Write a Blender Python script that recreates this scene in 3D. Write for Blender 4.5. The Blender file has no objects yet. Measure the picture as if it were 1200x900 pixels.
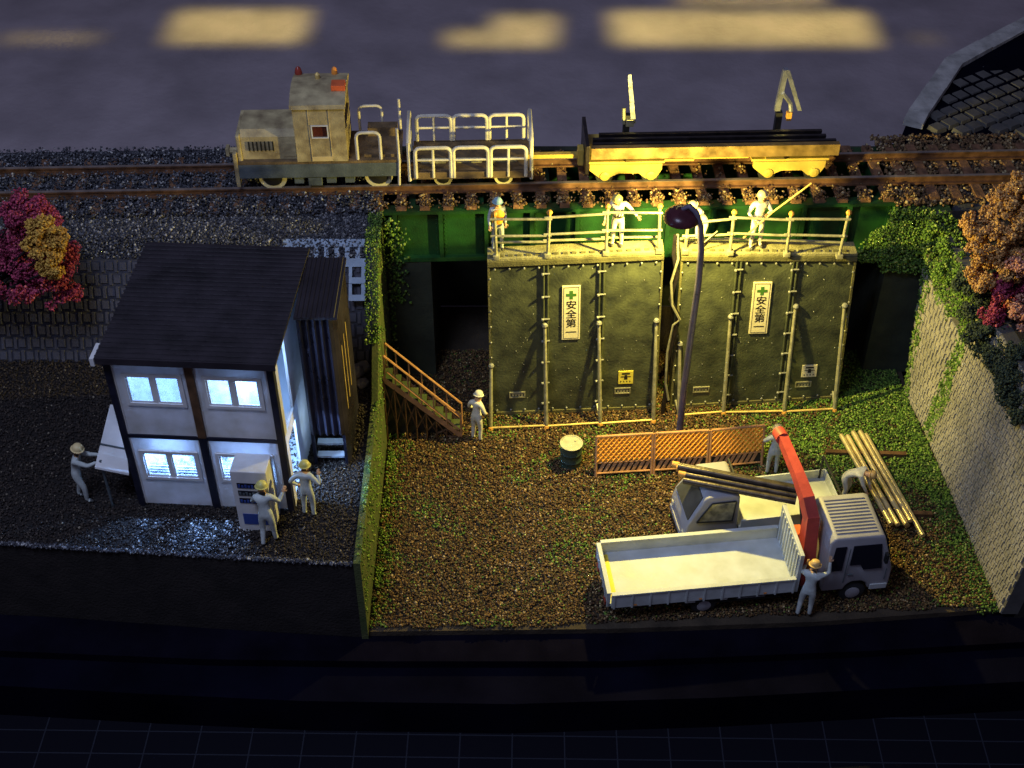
import bpy, bmesh, math, random
import numpy as np
from mathutils import Vector, Matrix, Euler
random.seed(7); RNG = np.random.default_rng(7)
S = bpy.context.scene; COL = S.collection
R = math.radians; PI = math.pi
V = Vector

# ------------------------------------------------------------------ materials
MATS = {}
def mat(name, col, rough=.6, metal=0, var=.25, sc=3.0, bump=.15, bsc=30, trans=None, dirt=None, spec=.4):
    m = bpy.data.materials.new(name); m.use_nodes = True; MATS[name] = m
    nt = m.node_tree; b = nt.nodes['Principled BSDF']
    tc = nt.nodes.new('ShaderNodeTexCoord')
    n = nt.nodes.new('ShaderNodeTexNoise'); n.inputs['Scale'].default_value = sc; n.inputs['Detail'].default_value = 6
    nt.links.new(tc.outputs['Object'], n.inputs['Vector'])
    r = nt.nodes.new('ShaderNodeValToRGB'); e = r.color_ramp.elements
    e[0].position = .3; e[1].position = .7
    c0 = dirt if dirt else [c * (1 - var) for c in col]
    e[0].color = (*c0, 1); e[1].color = (*[min(1, c * (1 + var * .6)) for c in col], 1)
    nt.links.new(n.outputs['Fac'], r.inputs['Fac']); nt.links.new(r.outputs['Color'], b.inputs['Base Color'])
    b.inputs['Roughness'].default_value = rough; b.inputs['Metallic'].default_value = metal
    b.inputs['Specular IOR Level'].default_value = spec
    if bump:
        n2 = nt.nodes.new('ShaderNodeTexNoise'); n2.inputs['Scale'].default_value = bsc; n2.inputs['Detail'].default_value = 4
        nt.links.new(tc.outputs['Object'], n2.inputs['Vector'])
        bp = nt.nodes.new('ShaderNodeBump'); bp.inputs['Strength'].default_value = bump; bp.inputs['Distance'].default_value = .03
        nt.links.new(n2.outputs['Fac'], bp.inputs['Height']); nt.links.new(bp.outputs['Normal'], b.inputs['Normal'])
        mr = nt.nodes.new('ShaderNodeMapRange'); mr.inputs['To Min'].default_value = max(.05, rough - .12); mr.inputs['To Max'].default_value = min(1, rough + .15)
        nt.links.new(n.outputs['Fac'], mr.inputs['Value']); nt.links.new(mr.outputs['Result'], b.inputs['Roughness'])
    return m
def grain_mat(name, stops, rough=.8):
    m = bpy.data.materials.new(name); m.use_nodes = True; MATS[name] = m
    nt = m.node_tree; b = nt.nodes['Principled BSDF']
    g = nt.nodes.new('ShaderNodeNewGeometry'); r = nt.nodes.new('ShaderNodeValToRGB')
    nt.links.new(g.outputs['Random Per Island'], r.inputs['Fac']); nt.links.new(r.outputs['Color'], b.inputs['Base Color'])
    el = r.color_ramp.elements
    while len(el) < len(stops): el.new(.5)
    for e, (p, c) in zip(el, sorted(stops)): e.position = p; e.color = (*c, 1)
    b.inputs['Roughness'].default_value = rough
    return m
def glass(name, col=(.9, .95, 1), a=.5, translucent=False):
    m = bpy.data.materials.new(name); m.use_nodes = True; MATS[name] = m
    nt = m.node_tree; nt.nodes.remove(nt.nodes['Principled BSDF']); out = nt.nodes['Material Output']
    t = nt.nodes.new('ShaderNodeBsdfTransparent'); t.inputs[0].default_value = (*col, 1)
    g = nt.nodes.new('ShaderNodeBsdfTranslucent' if translucent else 'ShaderNodeBsdfGlossy')
    g.inputs[0].default_value = (*col, 1)
    mx = nt.nodes.new('ShaderNodeMixShader')
    if translucent:
        tc = nt.nodes.new('ShaderNodeTexCoord'); n = nt.nodes.new('ShaderNodeTexNoise'); n.inputs['Scale'].default_value = 6
        mr = nt.nodes.new('ShaderNodeMapRange'); mr.inputs['To Min'].default_value = a - .15; mr.inputs['To Max'].default_value = a + .2
        nt.links.new(tc.outputs['Object'], n.inputs['Vector']); nt.links.new(n.outputs['Fac'], mr.inputs['Value']); nt.links.new(mr.outputs['Result'], mx.inputs[0])
    else:
        g.inputs['Roughness'].default_value = .08; mx.inputs[0].default_value = a
    nt.links.new(t.outputs[0], mx.inputs[1]); nt.links.new(g.outputs[0], mx.inputs[2]); nt.links.new(mx.outputs[0], out.inputs[0])
    return m
def emit(name, col, s):
    m = bpy.data.materials.new(name); m.use_nodes = True; nt = m.node_tree; b = nt.nodes['Principled BSDF']
    b.inputs['Emission Color'].default_value = (*col, 1); b.inputs['Emission Strength'].default_value = s; b.inputs['Base Color'].default_value = (*col, 1)
    MATS[name] = m; return m

M = dict(
 cloth=mat('dark_table', (.46, .40, .42), .75, var=.22, sc=.5, bump=1, bsc=5),
 base=mat('black_board', (.0035, .0035, .009), .95, spec=0, var=.5, sc=.6, bump=.3, bsc=14),
 road=mat('black_road', (.0045, .004, .009), .95, spec=0, var=.4, sc=1.2, bump=.4, bsc=25),
 soil=mat('soil', (.05, .036, .022), .95, var=.5, sc=2, bump=.8, bsc=18),
 soil2=mat('dark_soil', (.016, .012, .011), .95, var=.5, sc=2, bump=.8, bsc=18),
 emb=mat('grey_bank', (.045, .045, .055), .95, var=.5, sc=2, bump=.8, bsc=14),
 mossb=mat('moss_base', (.05, .10, .02), .95, var=.5, sc=4, bump=1, bsc=20),
 abut=mat('dark_abutment', (.035, .04, .025), .9, var=.5, sc=1.5, bump=.5, bsc=14),
 wallcap=mat('mossy_concrete', (.075, .08, .03), .9, var=.4, sc=3, bump=.5, bsc=22, dirt=(.04, .07, .015)),
 mortar=mat('block_joint', (.10, .095, .09), .95, var=.3, sc=3, bump=.2, bsc=25),
 block=mat('block_face', (.36, .33, .28), .85, var=.2, sc=1.5, bump=.12, bsc=30, dirt=(.25, .235, .19)),
 mortarg=mat('grey_block_joint', (.055, .055, .07), .95, var=.3, sc=3, bump=.5, bsc=25),
 blockg=mat('grey_block_face', (.085, .085, .11), .85, var=.35, sc=1.2, bump=.4, bsc=30),
 rail=mat('rusty_rail', (.17, .085, .045), .5, .3, var=.5, sc=5, bump=.3),
 railtop=mat('worn_rail_head', (.36, .30, .26), .35, .7, var=.3, sc=5, bump=.1),
 sleeper=mat('rusty_sleeper', (.20, .10, .05), .85, var=.55, sc=6, bump=.6, bsc=22),
 green=mat('green_girder', (.010, .065, .012), .5, var=.5, sc=1.6, bump=.3, dirt=(.007, .025, .008)),
 dgreen=mat('crossbeam_green', (.015, .07, .02), .5, var=.4, sc=2),  # plain green of the bridge cross beams
 form=mat('dark_form_steel', (.085, .095, .052), .42, .25, var=.7, sc=2.2, bump=.35, bsc=18, dirt=(.034, .040, .034)),
 formrim=mat('dusty_form_rim', (.13, .12, .05), .7, var=.45, sc=3, bump=.5),
 deck=mat('dusty_deck', (.28, .26, .13), .8, var=.45, sc=3, bump=.6),
 tube=mat('galvanised_tube', (.42, .40, .26), .45, .4, var=.35, sc=6, bump=.2),
 bolt=mat('steel_bolt', (.30, .30, .26), .5, .4, var=.3, sc=8),
 knob=mat('orange_clamp', (.65, .32, .06), .55, var=.35, sc=8),
 gold=mat('brass_tube', (.78, .64, .36), .3, .6, var=.35, sc=4, bump=.15),
 goldr=mat('tarnished_gold', (.34, .22, .08), .4, .5, var=.55, sc=3), goldy=mat('yellow_tube', (.70, .50, .16), .45, .2, var=.3, sc=4),
 signw=mat('cream_sign', (.78, .70, .44), .6, var=.1, sc=4),
 signy=mat('yellow_sign', (.80, .66, .08), .6, var=.12, sc=4),
 ink=mat('black_ink', (.02, .015, .01), .7, bump=0), inkg=mat('green_ink', (.05, .16, .02), .7, bump=0),
 white=mat('white_plastic', (.62, .61, .60), .45, var=.12, sc=3, bump=.08),
 wpanel=mat('grubby_panel', (.66, .64, .66), .6, var=.22, sc=2.2, bump=.12, dirt=(.48, .44, .38)),
 inner=mat('white_interior', (.34, .37, .42), .7, var=.05),
 black=mat('black_frame', (.012, .012, .025), .45, var=.5, sc=4),
 brown=mat('rust_brown_post', (.11, .055, .025), .6, var=.5, sc=5),
 roof=mat('dark_tin_roof', (.022, .017, .022), .6, .1, var=.5, sc=1.5, bump=.4, bsc=14),
 tin=mat('black_corrugated', (.055, .05, .075), .28, .6, var=.5, sc=2),
 overall=mat('grey_white_overalls', (.46, .50, .48), .7, var=.22, sc=7, bump=.2),
 overall2=mat('pale_overalls', (.66, .64, .52), .7, var=.2, sc=7, bump=.2),
 skin=mat('figure_skin', (.50, .30, .17), .6, var=.1), shoe=mat('dark_shoe', (.05, .05, .05), .6),
 eye=mat('eye_dark', (.02, .015, .015), .5, bump=0),
 hyel=mat('yellow_helmet', (.52, .47, .14), .35, var=.12), hcream=mat('cream_helmet', (.66, .52, .26), .4, var=.12),
 hblue=mat('blue_helmet', (.25, .42, .50), .4, var=.12), hred=mat('tan_helmet', (.62, .40, .14), .4),
 orange=mat('orange_vest', (.85, .36, .03), .6, var=.15), strap=mat('dark_strap', (.04, .035, .03), .6),
 loco=mat('cream_loco', (.46, .38, .20), .6, var=.3, sc=3, bump=.3, dirt=(.20, .15, .08)),
 locog=mat('blue_grey_frame', (.09, .11, .12), .55, var=.4, sc=3, bump=.3), rust=mat('brown_deck', (.15, .10, .05), .8, var=.5, sc=4, bump=.4),
 rail_w=mat('white_handrail', (.62, .58, .48), .5, var=.25, sc=5), wheelrim=mat('cream_wheel', (.58, .53, .32), .5, var=.2),
 yellow=mat('yellow_paint', (.48, .34, .07), .5, var=.22, sc=3, bump=.2), litpane=mat('painted_reflection_pane', (.55, .50, .30), .15, .5, var=.5, sc=5, bump=0, dirt=(.05, .05, .06)), greypane=mat('grey_windscreen', (.10, .10, .085), .15, .2, var=.3, bump=0), redpane=mat('dark_red_pane', (.09, .02, .012), .25), redlamp=mat('red_lens', (.35, .05, .03), .3), orlamp=mat('orange_lens', (.8, .28, .04), .3), redbox=mat('orange_red_box', (.75, .14, .04), .5),  # bright pane: mottled pale colour stands in for a window reflection
 dark=mat('near_black', (.02, .02, .02), .5, var=.4), darkrail=mat('dark_steel', (.035, .028, .03), .35, .5, var=.5, sc=5),
 tyre=mat('tyre', (.02, .02, .022), .85), truck=mat('white_truck_bed', (.52, .55, .56), .5, var=.1, sc=2.5, bump=.08, dirt=(.40, .42, .40)), cab=mat('grey_white_cab', (.32, .31, .33), .5, var=.12, sc=3, bump=.1),
 window=mat('dark_window', (.012, .012, .02), .12, bump=0, var=0), crane=mat('red_crane', (.46, .065, .05), .45, var=.2, sc=4),
 shade=mat('maroon_shade', (.06, .014, .020), .25, var=.3, sc=4, bump=.05), pole=mat('grey_pole', (.20, .18, .25), .3, .5, var=.25, sc=4, bump=.05),
 mesh=mat('orange_barrier', (.95, .42, .05), .6, var=.12), drumb=mat('black_green_drum', (.03, .05, .035), .5), drumt=mat('pale_drum_lid', (.42, .41, .28), .6, var=.25, sc=6),
 stone=mat('pale_stone', (.22, .19, .16), .9, var=.4, sc=4, bump=.8), stair=mat('orange_stair_steel', (.48, .24, .10), .6, var=.3, sc=5), lattice=mat('bluelit_lattice', (.34, .42, .52), .8, var=.2, sc=6),
 bark=mat('bark', (.012, .009, .007), .9, var=.4, sc=6), blue=mat('blue_panel', (.03, .06, .25), .4), coping=mat('grey_coping', (.46, .45, .42), .85, var=.4, sc=2.5, bump=.5, bsc=12),
 steel=mat('bright_steel', (.50, .52, .56), .3, .7, var=.3, sc=6), pipe=mat('dark_pipe', (.075, .06, .05), .32, .5, var=.45, sc=5),
)
M['pane'] = glass('frosted_pane', (.86, .92, 1), .22, True); M['clear'] = glass('clear_pane', (.8, .8, .75), .35)
M['bulb'] = emit('lamp_bulb', (1, .74, .25), 30)
# thin plastic wall panels let a little of the lamps inside through
nt = M['wpanel'].node_tree; pb_ = nt.nodes['Principled BSDF']; tr = nt.nodes.new('ShaderNodeBsdfTranslucent'); tr.inputs[0].default_value = (.75, .78, .85, 1)
mxs = nt.nodes.new('ShaderNodeMixShader'); mxs.inputs[0].default_value = .16; nt.links.new(pb_.outputs[0], mxs.inputs[1]); nt.links.new(tr.outputs[0], mxs.inputs[2]); nt.links.new(mxs.outputs[0], nt.nodes['Material Output'].inputs[0])
M['panelow'] = glass('clear_lower_pane', (.88, .93, 1), .07, True)
M['turf'] = grain_mat('brown_turf', [(0, (.022, .011, .006)), (.35, (.085, .038, .011)), (.65, (.165, .085, .022)), (.82, (.09, .08, .022)), (.95, (.30, .17, .06)), (1, (.50, .38, .20))])
M['dturf'] = grain_mat('dark_turf', [(0, (.010, .008, .008)), (.6, (.028, .018, .014)), (.9, (.05, .035, .025)), (.985, (.10, .08, .06)), (1, (.3, .25, .18))])
M['moss'] = grain_mat('moss_flock', [(0, (.016, .036, .006)), (.5, (.075, .16, .016)), (.85, (.15, .27, .03)), (1, (.34, .40, .11))])
M['dmoss'] = grain_mat('dark_bush_flock', [(0, (.010, .020, .012)), (.5, (.025, .045, .028)), (1, (.06, .08, .045))])
M['gravel'] = grain_mat('grey_gravel', [(0, (.022, .022, .028)), (.6, (.06, .06, .075)), (.88, (.16, .16, .17)), (.97, (.36, .35, .36)), (1, (.6, .58, .5))])
M['poolcrumbs'] = grain_mat('lightpool_crumbs', [(0, (.03, .03, .035)), (.6, (.09, .09, .10)), (1, (.5, .5, .5))])
M['ballast'] = grain_mat('rusty_ballast', [(0, (.05, .03, .015)), (.5, (.16, .085, .035)), (.8, (.24, .15, .06)), (1, (.45, .36, .2))])
M['crim'] = grain_mat('crimson_foliage', [(0, (.12, .010, .035)), (.5, (.32, .03, .085)), (.9, (.48, .07, .14)), (1, (.55, .14, .16))])
M['yell'] = grain_mat('yellow_foliage', [(0, (.30, .14, .02)), (.5, (.48, .26, .04)), (1, (.66, .42, .07))])
M['oran'] = grain_mat('orange_foliage', [(0, (.30, .14, .04)), (.5, (.52, .28, .09)), (1, (.64, .40, .16))])
M['salm'] = grain_mat('salmon_foliage', [(0, (.34, .12, .09)), (.5, (.56, .26, .18)), (1, (.66, .38, .26))])

# ------------------------------------------------------------------ object helpers
def setp(o, label=None, cat=None, group=None, kind=None):
    if label: o['label'] = label
    if cat: o['category'] = cat
    if group: o['group'] = group
    if kind: o['kind'] = kind
    return o
OFF = {}
def thing(name, label, cat, loc=(0, 0, 0), rz=0, group=None, local=False):
    o = bpy.data.objects.new(name, None); COL.objects.link(o); o.empty_display_size = .2
    o.location = loc; o.rotation_euler = (0, 0, rz); setp(o, label, cat, group)
    if not local: OFF[o.name] = V(loc)          # children are given in world coordinates
    return o
def off_of(p):
    return OFF.get(p.name, V((0, 0, 0))) if p else V((0, 0, 0))
class MB:
    def __init__(s, xf=None): s.v = []; s.f = []; s.mi = []; s.xf = xf
    def add(s, vs, fs, mi=0):
        n = len(s.v)
        s.v += [(s.xf @ V(p)) if s.xf else V(p) for p in vs]
        s.f += [tuple(i + n for i in f) for f in fs]; s.mi += [mi] * len(fs); return s
    def box(s, a, b, mi=0, ch=0):
        x0, y0, z0 = a; x1, y1, z1 = b
        if ch:
            bm = bmesh.new(); bmesh.ops.create_cube(bm, size=1)
            for v in bm.verts: v.co = V(((x0 + x1) / 2 + v.co.x * (x1 - x0), (y0 + y1) / 2 + v.co.y * (y1 - y0), (z0 + z1) / 2 + v.co.z * (z1 - z0)))
            bmesh.ops.bevel(bm, geom=bm.edges[:], offset=ch, segments=2, affect='EDGES', profile=.6)
            bm.verts.index_update()
            s.add([v.co.copy() for v in bm.verts], [[v.index for v in f.verts] for f in bm.faces], mi); bm.free(); return s
        return s.add([(x0, y0, z0), (x1, y0, z0), (x1, y1, z0), (x0, y1, z0), (x0, y0, z1), (x1, y0, z1), (x1, y1, z1), (x0, y1, z1)],
                     [(0, 3, 2, 1), (4, 5, 6, 7), (0, 1, 5, 4), (1, 2, 6, 5), (2, 3, 7, 6), (3, 0, 4, 7)], mi)
    def hexa(s, b, t, mi=0):
        return s.add(list(b) + list(t), [(0, 3, 2, 1), (4, 5, 6, 7), (0, 1, 5, 4), (1, 2, 6, 5), (2, 3, 7, 6), (3, 0, 4, 7)], mi)
    def prism(s, poly, ext, mi=0):
        n = len(poly); e = V(ext); a = [V(p) for p in poly]
        s.add(a + [p + e for p in a], [tuple(range(n))[::-1], tuple(range(n, 2 * n))] + [(i, (i + 1) % n, (i + 1) % n + n, i + n) for i in range(n)], mi); return s
    def path(s, pts, r, n=8, mi=0, cap=True, sq=False):
        pts = [V(p) for p in pts]; rr = r if isinstance(r, (list, tuple)) else [r] * len(pts)
        vs = []; fs = []; up = None
        for i, p in enumerate(pts):
            t = (pts[min(i + 1, len(pts) - 1)] - pts[max(i - 1, 0)]).normalized()
            if up is None: up = V((0, 0, 1)) if abs(t.z) < .9 else V((0, 1, 0))
            a = t.cross(up).normalized(); up = a.cross(t).normalized()
            for k in range(n):
                an = 2 * PI * (k + (.5 if n == 4 else 0)) / n
                vs.append(p + (a * math.cos(an) + up * math.sin(an)) * rr[i])
        for i in range(len(pts) - 1):
            for k in range(n): fs.append((i * n + k, i * n + (k + 1) % n, (i + 1) * n + (k + 1) % n, (i + 1) * n + k))
        if cap: fs += [tuple(range(n))[::-1], tuple(range((len(pts) - 1) * n, len(pts) * n))]
        return s.add(vs, fs, mi)
    def lathe(s, prof, c, n=20, axis='z', mi=0):
        vs = []; fs = []; c = V(c)
        for (r, h) in prof:
            for k in range(n):
                a = 2 * PI * k / n; x, y = r * math.cos(a), r * math.sin(a)
                vs.append(c + (V((x, y, h)) if axis == 'z' else V((x, h, y)) if axis == 'y' else V((h, x, y))))
        for i in range(len(prof) - 1):
            for k in range(n): fs.append((i * n + k, i * n + (k + 1) % n, (i + 1) * n + (k + 1) % n, (i + 1) * n + k))
        fs += [tuple(range(n))[::-1], tuple(range((len(prof) - 1) * n, len(prof) * n))]
        return s.add(vs, fs, mi)
    def ball(s, c, r, n=8, mi=0):
        return s.lathe([(r * math.sin(PI * (i + .02) / (n / 2 + .04)), -r * math.cos(PI * (i + .02) / (n / 2 + .04))) for i in range(n // 2 + 1)], c, n, mi=mi)
    def build(s, name, m, parent=None, smooth=False):
        o_ = off_of(parent)
        me = bpy.data.meshes.new(name); me.from_pydata([tuple(p - o_) for p in s.v], [], s.f); me.update()
        bm = bmesh.new(); bm.from_mesh(me); bmesh.ops.recalc_face_normals(bm, faces=bm.faces[:]); bm.to_mesh(me); bm.free()
        for k in (m if isinstance(m, (list, tuple)) else [m]): me.materials.append(k if not isinstance(k, str) else M[k])
        for p, i in zip(me.polygons, s.mi): p.material_index = i
        if smooth:
            me.polygons.foreach_set('use_smooth', [True] * len(me.polygons))
            try: me.set_sharp_from_angle(angle=R(40))
            except Exception: pass
        o = bpy.data.objects.new(name, me); COL.objects.link(o)
        if parent: o.parent = parent; OFF[o.name] = o_
        return o
def struct(o): o['kind'] = 'structure'; return o
def copy_tree(o, parent=None):
    c = o.copy(); COL.objects.link(c); c.parent = parent
    for ch in list(o.children): copy_tree(ch, c)
    return c
OCT = np.array([(1, 0, 0), (-1, 0, 0), (0, 1, 0), (0, -1, 0), (0, 0, 1), (0, 0, -1)], float)
OCF = np.array([(0, 2, 4), (2, 1, 4), (1, 3, 4), (3, 0, 4), (2, 0, 5), (1, 2, 5), (3, 1, 5), (0, 3, 5)])
def grains(name, P_, r0, r1, m, parent=None, flat=1.0):
    P_ = np.asarray(P_, float); n = len(P_)
    q = RNG.normal(size=(n, 3, 3)); q, _ = np.linalg.qr(q)
    s = RNG.uniform(r0, r1, (n, 1, 1)) * RNG.uniform(.6, 1.3, (n, 6, 1))
    v = np.einsum('nij,kj->nki', q, OCT) * s; v[:, :, 2] *= flat; v += P_[:, None, :]
    o_ = off_of(parent); v -= np.array(o_)
    f = (OCF[None] + 6 * np.arange(n)[:, None, None]).reshape(-1)
    me = bpy.data.meshes.new(name); me.vertices.add(n * 6); me.vertices.foreach_set('co', v.reshape(-1))
    me.loops.add(len(f)); me.loops.foreach_set('vertex_index', f.astype(np.int32))
    me.polygons.add(n * 8); me.polygons.foreach_set('loop_start', (np.arange(n * 8) * 3).astype(np.int32))
    me.update(calc_edges=True); me.materials.append(M[m])
    o = bpy.data.objects.new(name, me); COL.objects.link(o)
    if parent: o.parent = parent
    return o
def quad_pt(A, B, C, D, u, v):
    return (A * (1 - u) + B * u) * (1 - v) + (D * (1 - u) + C * u) * v
def quad_grains(Q, n, jit=.03, fn=None):
    A, B, C, D = [V(q) for q in Q]; out = []
    while len(out) < n:
        u, v = random.random(), random.random()
        if fn and not fn(u, v): continue
        p = quad_pt(A, B, C, D, u, v); out.append((p.x + random.uniform(-jit, jit), p.y + random.uniform(-jit, jit), p.z + random.uniform(-jit, jit)))
    return out
def noise2(x, y): return .5 + .5 * math.sin(x * 1.7 + 1.3 * math.sin(y * 1.1)) * math.sin(y * 1.9 + 1.7 * math.sin(x * .9 + 2))

# ------------------------------------------------------------------ the setting
TZ = -1.35
struct(MB().add([(-90, -60, TZ), (90, -60, TZ), (90, 110, TZ), (-90, 110, TZ)], [(0, 1, 2, 3)]).build('table_top', 'cloth'))
# cutting mat with its printed grid
mm = bpy.data.materials.new('grid_mat'); mm.use_nodes = True; nt = mm.node_tree; b = nt.nodes['Principled BSDF']
tc = nt.nodes.new('ShaderNodeTexCoord'); sx = nt.nodes.new('ShaderNodeSeparateXYZ'); nt.links.new(tc.outputs['Object'], sx.inputs[0])
def gl(sock, size, w):
    d = nt.nodes.new('ShaderNodeMath'); d.operation = 'DIVIDE'; d.inputs[1].default_value = size; nt.links.new(sock, d.inputs[0])
    f = nt.nodes.new('ShaderNodeMath'); f.operation = 'FRACT'; nt.links.new(d.outputs[0], f.inputs[0])
    l = nt.nodes.new('ShaderNodeMath'); l.operation = 'LESS_THAN'; l.inputs[1].default_value = w; nt.links.new(f.outputs[0], l.inputs[0]); return l.outputs[0]
mx = nt.nodes.new('ShaderNodeMath'); mx.operation = 'MAXIMUM'; nt.links.new(gl(sx.outputs[0], 1.02, .025), mx.inputs[0]); nt.links.new(gl(sx.outputs[1], .51, .05), mx.inputs[1])
mc = nt.nodes.new('ShaderNodeMix'); mc.data_type = 'RGBA'; mc.inputs[6].default_value = (.005, .005, .009, 1); mc.inputs[7].default_value = (.022, .024, .034, 1); b.inputs['Specular IOR Level'].default_value = .05
nt.links.new(mx.outputs[0], mc.inputs[0]); nt.links.new(mc.outputs[2], b.inputs['Base Color']); b.inputs['Roughness'].default_value = .7
cm = MB().box((-20, -12, 0), (20, 2, .02)).build('cutting_mat', mm); cm.location = (0, -8.4, TZ + .004); cm.rotation_euler = (0, 0, R(-.8))
setp(cm, 'black cutting mat with a faint printed grid along the front edge', 'cutting mat')
# base board with curved road edge
pts = [(-24, -8.2), (-10, -8.42), (-7, -8.62), (-4, -8.78), (0, -8.85), (4, -8.7), (8, -8.45), (12, -8.2), (24, -7.8), (24, 3.2), (-24, 3.2)]
struct(MB().prism([(x, y, TZ) for x, y in pts], (0, 0, 1.0)).build('base_board', 'base'))
pts = [(-24, -7.55), (-10, -7.75), (-6, -7.95), (-2.8, -8.0), (2, -8.0), (7, -7.75), (12, -7.4), (24, -7.0), (24, 0), (-24, 0)]
struct(MB().prism([(x, y, TZ + 1.004) for x, y in pts], (0, 0, .2)).build('road', 'road'))
# pit ground
pts = [(-2.85, -7.39), (2, -7.32), (6, -7.15), (9.9, -6.8), (9.8, -6), (9.4, -.2), (9.4, 3.0), (-2.85, 3.0)]
struct(MB().prism([(x, y, TZ + 1.21) for x, y in pts], (0, 0, -TZ - 1.21)).build('pit_ground', 'soil'))
def inpit(x, y):
    return -2.8 < x < 9.85 - (y + 6.9) * .085 and y > -7.36 + max(0, x) * .055 + .12 * noise2(x * 3, 1)
br = []; gr = []
while len(br) + len(gr) < 105000:
    x, y = random.uniform(-2.8, 9.9), random.uniform(-7.45, 1.2)
    if not inpit(x, y): continue
    g = max(0, (x - 4.2) / 3.2) * max(0, min(1, (y + 4.5) / 2.2)) + .35 * (x > 8.2) * max(0, (x - 8.2)) + max(0, -2.35 - x) * 1.6 + .05 + .25 * (noise2(x * .9, y * 1.1) > .8)
    if math.hypot(x - 1.6, y + 5) < 1.0: g += .1
    z = .012 + .05 * random.random() + .03 * noise2(x * 2, y * 2)
    (gr if random.random() < g * (.5 + noise2(x * 3, y * 3)) else br).append((x, y, z))
setp(grains('turf', br, .014, .036, 'turf'), 'coarse brown ballast turf over the lower yard', 'turf', kind='stuff')
setp(grains('moss', gr, .014, .036, 'moss'), 'green flock moss at the back and edges of the lower yard', 'moss', kind='stuff')
# left plot
PF = [(-22, -6.1), (-10.55, -6.83), (-9.0, -6.93), (-6, -7.2), (-2.95, -7.42)]
struct(MB().prism([(x, y, TZ + 1.21) for x, y in PF] + [(-2.95, -.4, TZ + 1.21), (-22, -.4, TZ + 1.21)], (0, 0, 2.03 - TZ - 1.21)).build('upper_plot_ground', 'soil2'))
pl = []
while len(pl) < 42000:
    x, y = random.uniform(-12.5, -2.98), random.uniform(-7.4, -1.2)
    fy = -6.83 - (x + 10.55) * .078
    if y < fy + .05 * noise2(x * 4, 0): continue
    pl.append((x, y, 2.035 + .05 * random.random()))
setp(grains('plot_turf', pl, .014, .034, 'dturf'), 'dark earth turf round the site office', 'turf', kind='stuff')
ap = [(random.uniform(-7.6, -3.6), random.uniform(-7.2, -6.15), 2.06 + random.uniform(0, .04)) for _ in range(1700)]  # pale grains laid to colour in the pools of window light
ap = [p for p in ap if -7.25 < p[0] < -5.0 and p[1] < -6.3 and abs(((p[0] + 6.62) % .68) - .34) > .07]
setp(grains('lightpool_gravel', ap, .014, .034, 'poolcrumbs'), 'crumbs coloured pale as the pools of window light before the office', 'gravel', kind='stuff')
ed = [(x, -6.83 - (x + 10.55) * .078 + random.uniform(-.03, .05), 2.04 + random.uniform(-.03, .03)) for x in np.linspace(-12.5, -3, 1500)]
setp(grains('edge_gravel', ed, .02, .04, 'gravel'), 'pale crumbs along the front lip of the upper plot', 'gravel', kind='stuff')
# embankments either side of the bridge
def ty(x, o=0): return 1.5 + .033 * x + o
def bank(x0, x1, name, prof):
    a = [(x0, (ty(x0, y) if z > 4.2 else y), z) for y, z in prof]; b_ = [(x1, (ty(x1, y) if z > 4.2 else y), z) for y, z in prof]
    n = len(prof); return struct(MB().add(a + b_, [tuple(range(n)), tuple(range(n, 2 * n))] + [(i, (i + 1) % n, (i + 1) % n + n, i + n) for i in range(n)]).build(name, 'emb'))
bank(-24, -2.9, 'embankment', [(-1.52, TZ), (-1.52, 2.0), (-.5, 4.05), (-1.2, 4.72), (1.6, 4.72), (3.9, TZ)])
g1 = []
for i in range(52000):
    x = random.uniform(-13, -2.85); t = random.random()
    if t < .55: s = t / .55; y = -.5 * (1 - s) + (ty(x) - 1.15) * s; z = 4.05 + .67 * s
    elif t < .75: y = ty(x) + random.uniform(-1.15, 1.65); z = 4.73
    else: y = ty(x) + random.uniform(-1.25, 1.3); z = 4.81
    if 4.0 < z < 4.35 and random.random() < .55: continue
    g1.append((x, y, z + .08 * random.random()))
setp(grains('embankment_gravel', g1, .013, .042, 'gravel'), 'grey gravel along the track and down the left embankment', 'gravel', kind='stuff')
wr = [V(p) for p in ((9.31, -.31, 0), (9.5, -1.7, 0), (9.80, -1.9, 4.0), (9.15, .35, 4.7))]
wm = [V(p) for p in ((9.5, -1.7, 0), (9.80, -6.95, 0), (10.1, -6.95, 4.4), (9.80, -1.9, 4.0))]
bot = [wr[0], wr[1], wm[1], V((24, -6.95, 0)), V((24, .0, 0)), V((9.3, 0, 0))]
top = [wr[3], wr[2], wm[2], V((24, -6.95, 5.2)), V((24, .35, 4.9)), V((9.16, .36, 4.7))]
mb = MB(); n = 6
mb.add([p + V((.3, .02, -.9)) for p in bot] + [p + V((.3, .02, 0)) for p in bot] + [p + V((.3, .02, 0)) for p in top],
       [tuple(range(6)), tuple(range(12, 18))] + [(i, (i + 1) % n, (i + 1) % n + n, i + n) for i in range(n)] + [(i + 6, (i + 1) % n + 6, (i + 1) % n + 12, i + 12) for i in range(n)])
struct(mb.build('hillside', 'soil2'))
bank(9.7, 24, 'embankment', [(-.0, TZ), (.0, 4.0), (-1.2, 4.72), (1.6, 4.72), (3.9, TZ)])
g2 = []
for i in range(7000):
    x = random.uniform(8.4, 14); g2.append((x, ty(x) + random.uniform(-1.25, 1.6), 4.70 + .1 * random.random()))
setp(grains('track_gravel', g2, .025, .06, 'ballast'), 'rusty ballast around the track right of the bridge', 'gravel', kind='stuff')

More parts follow.
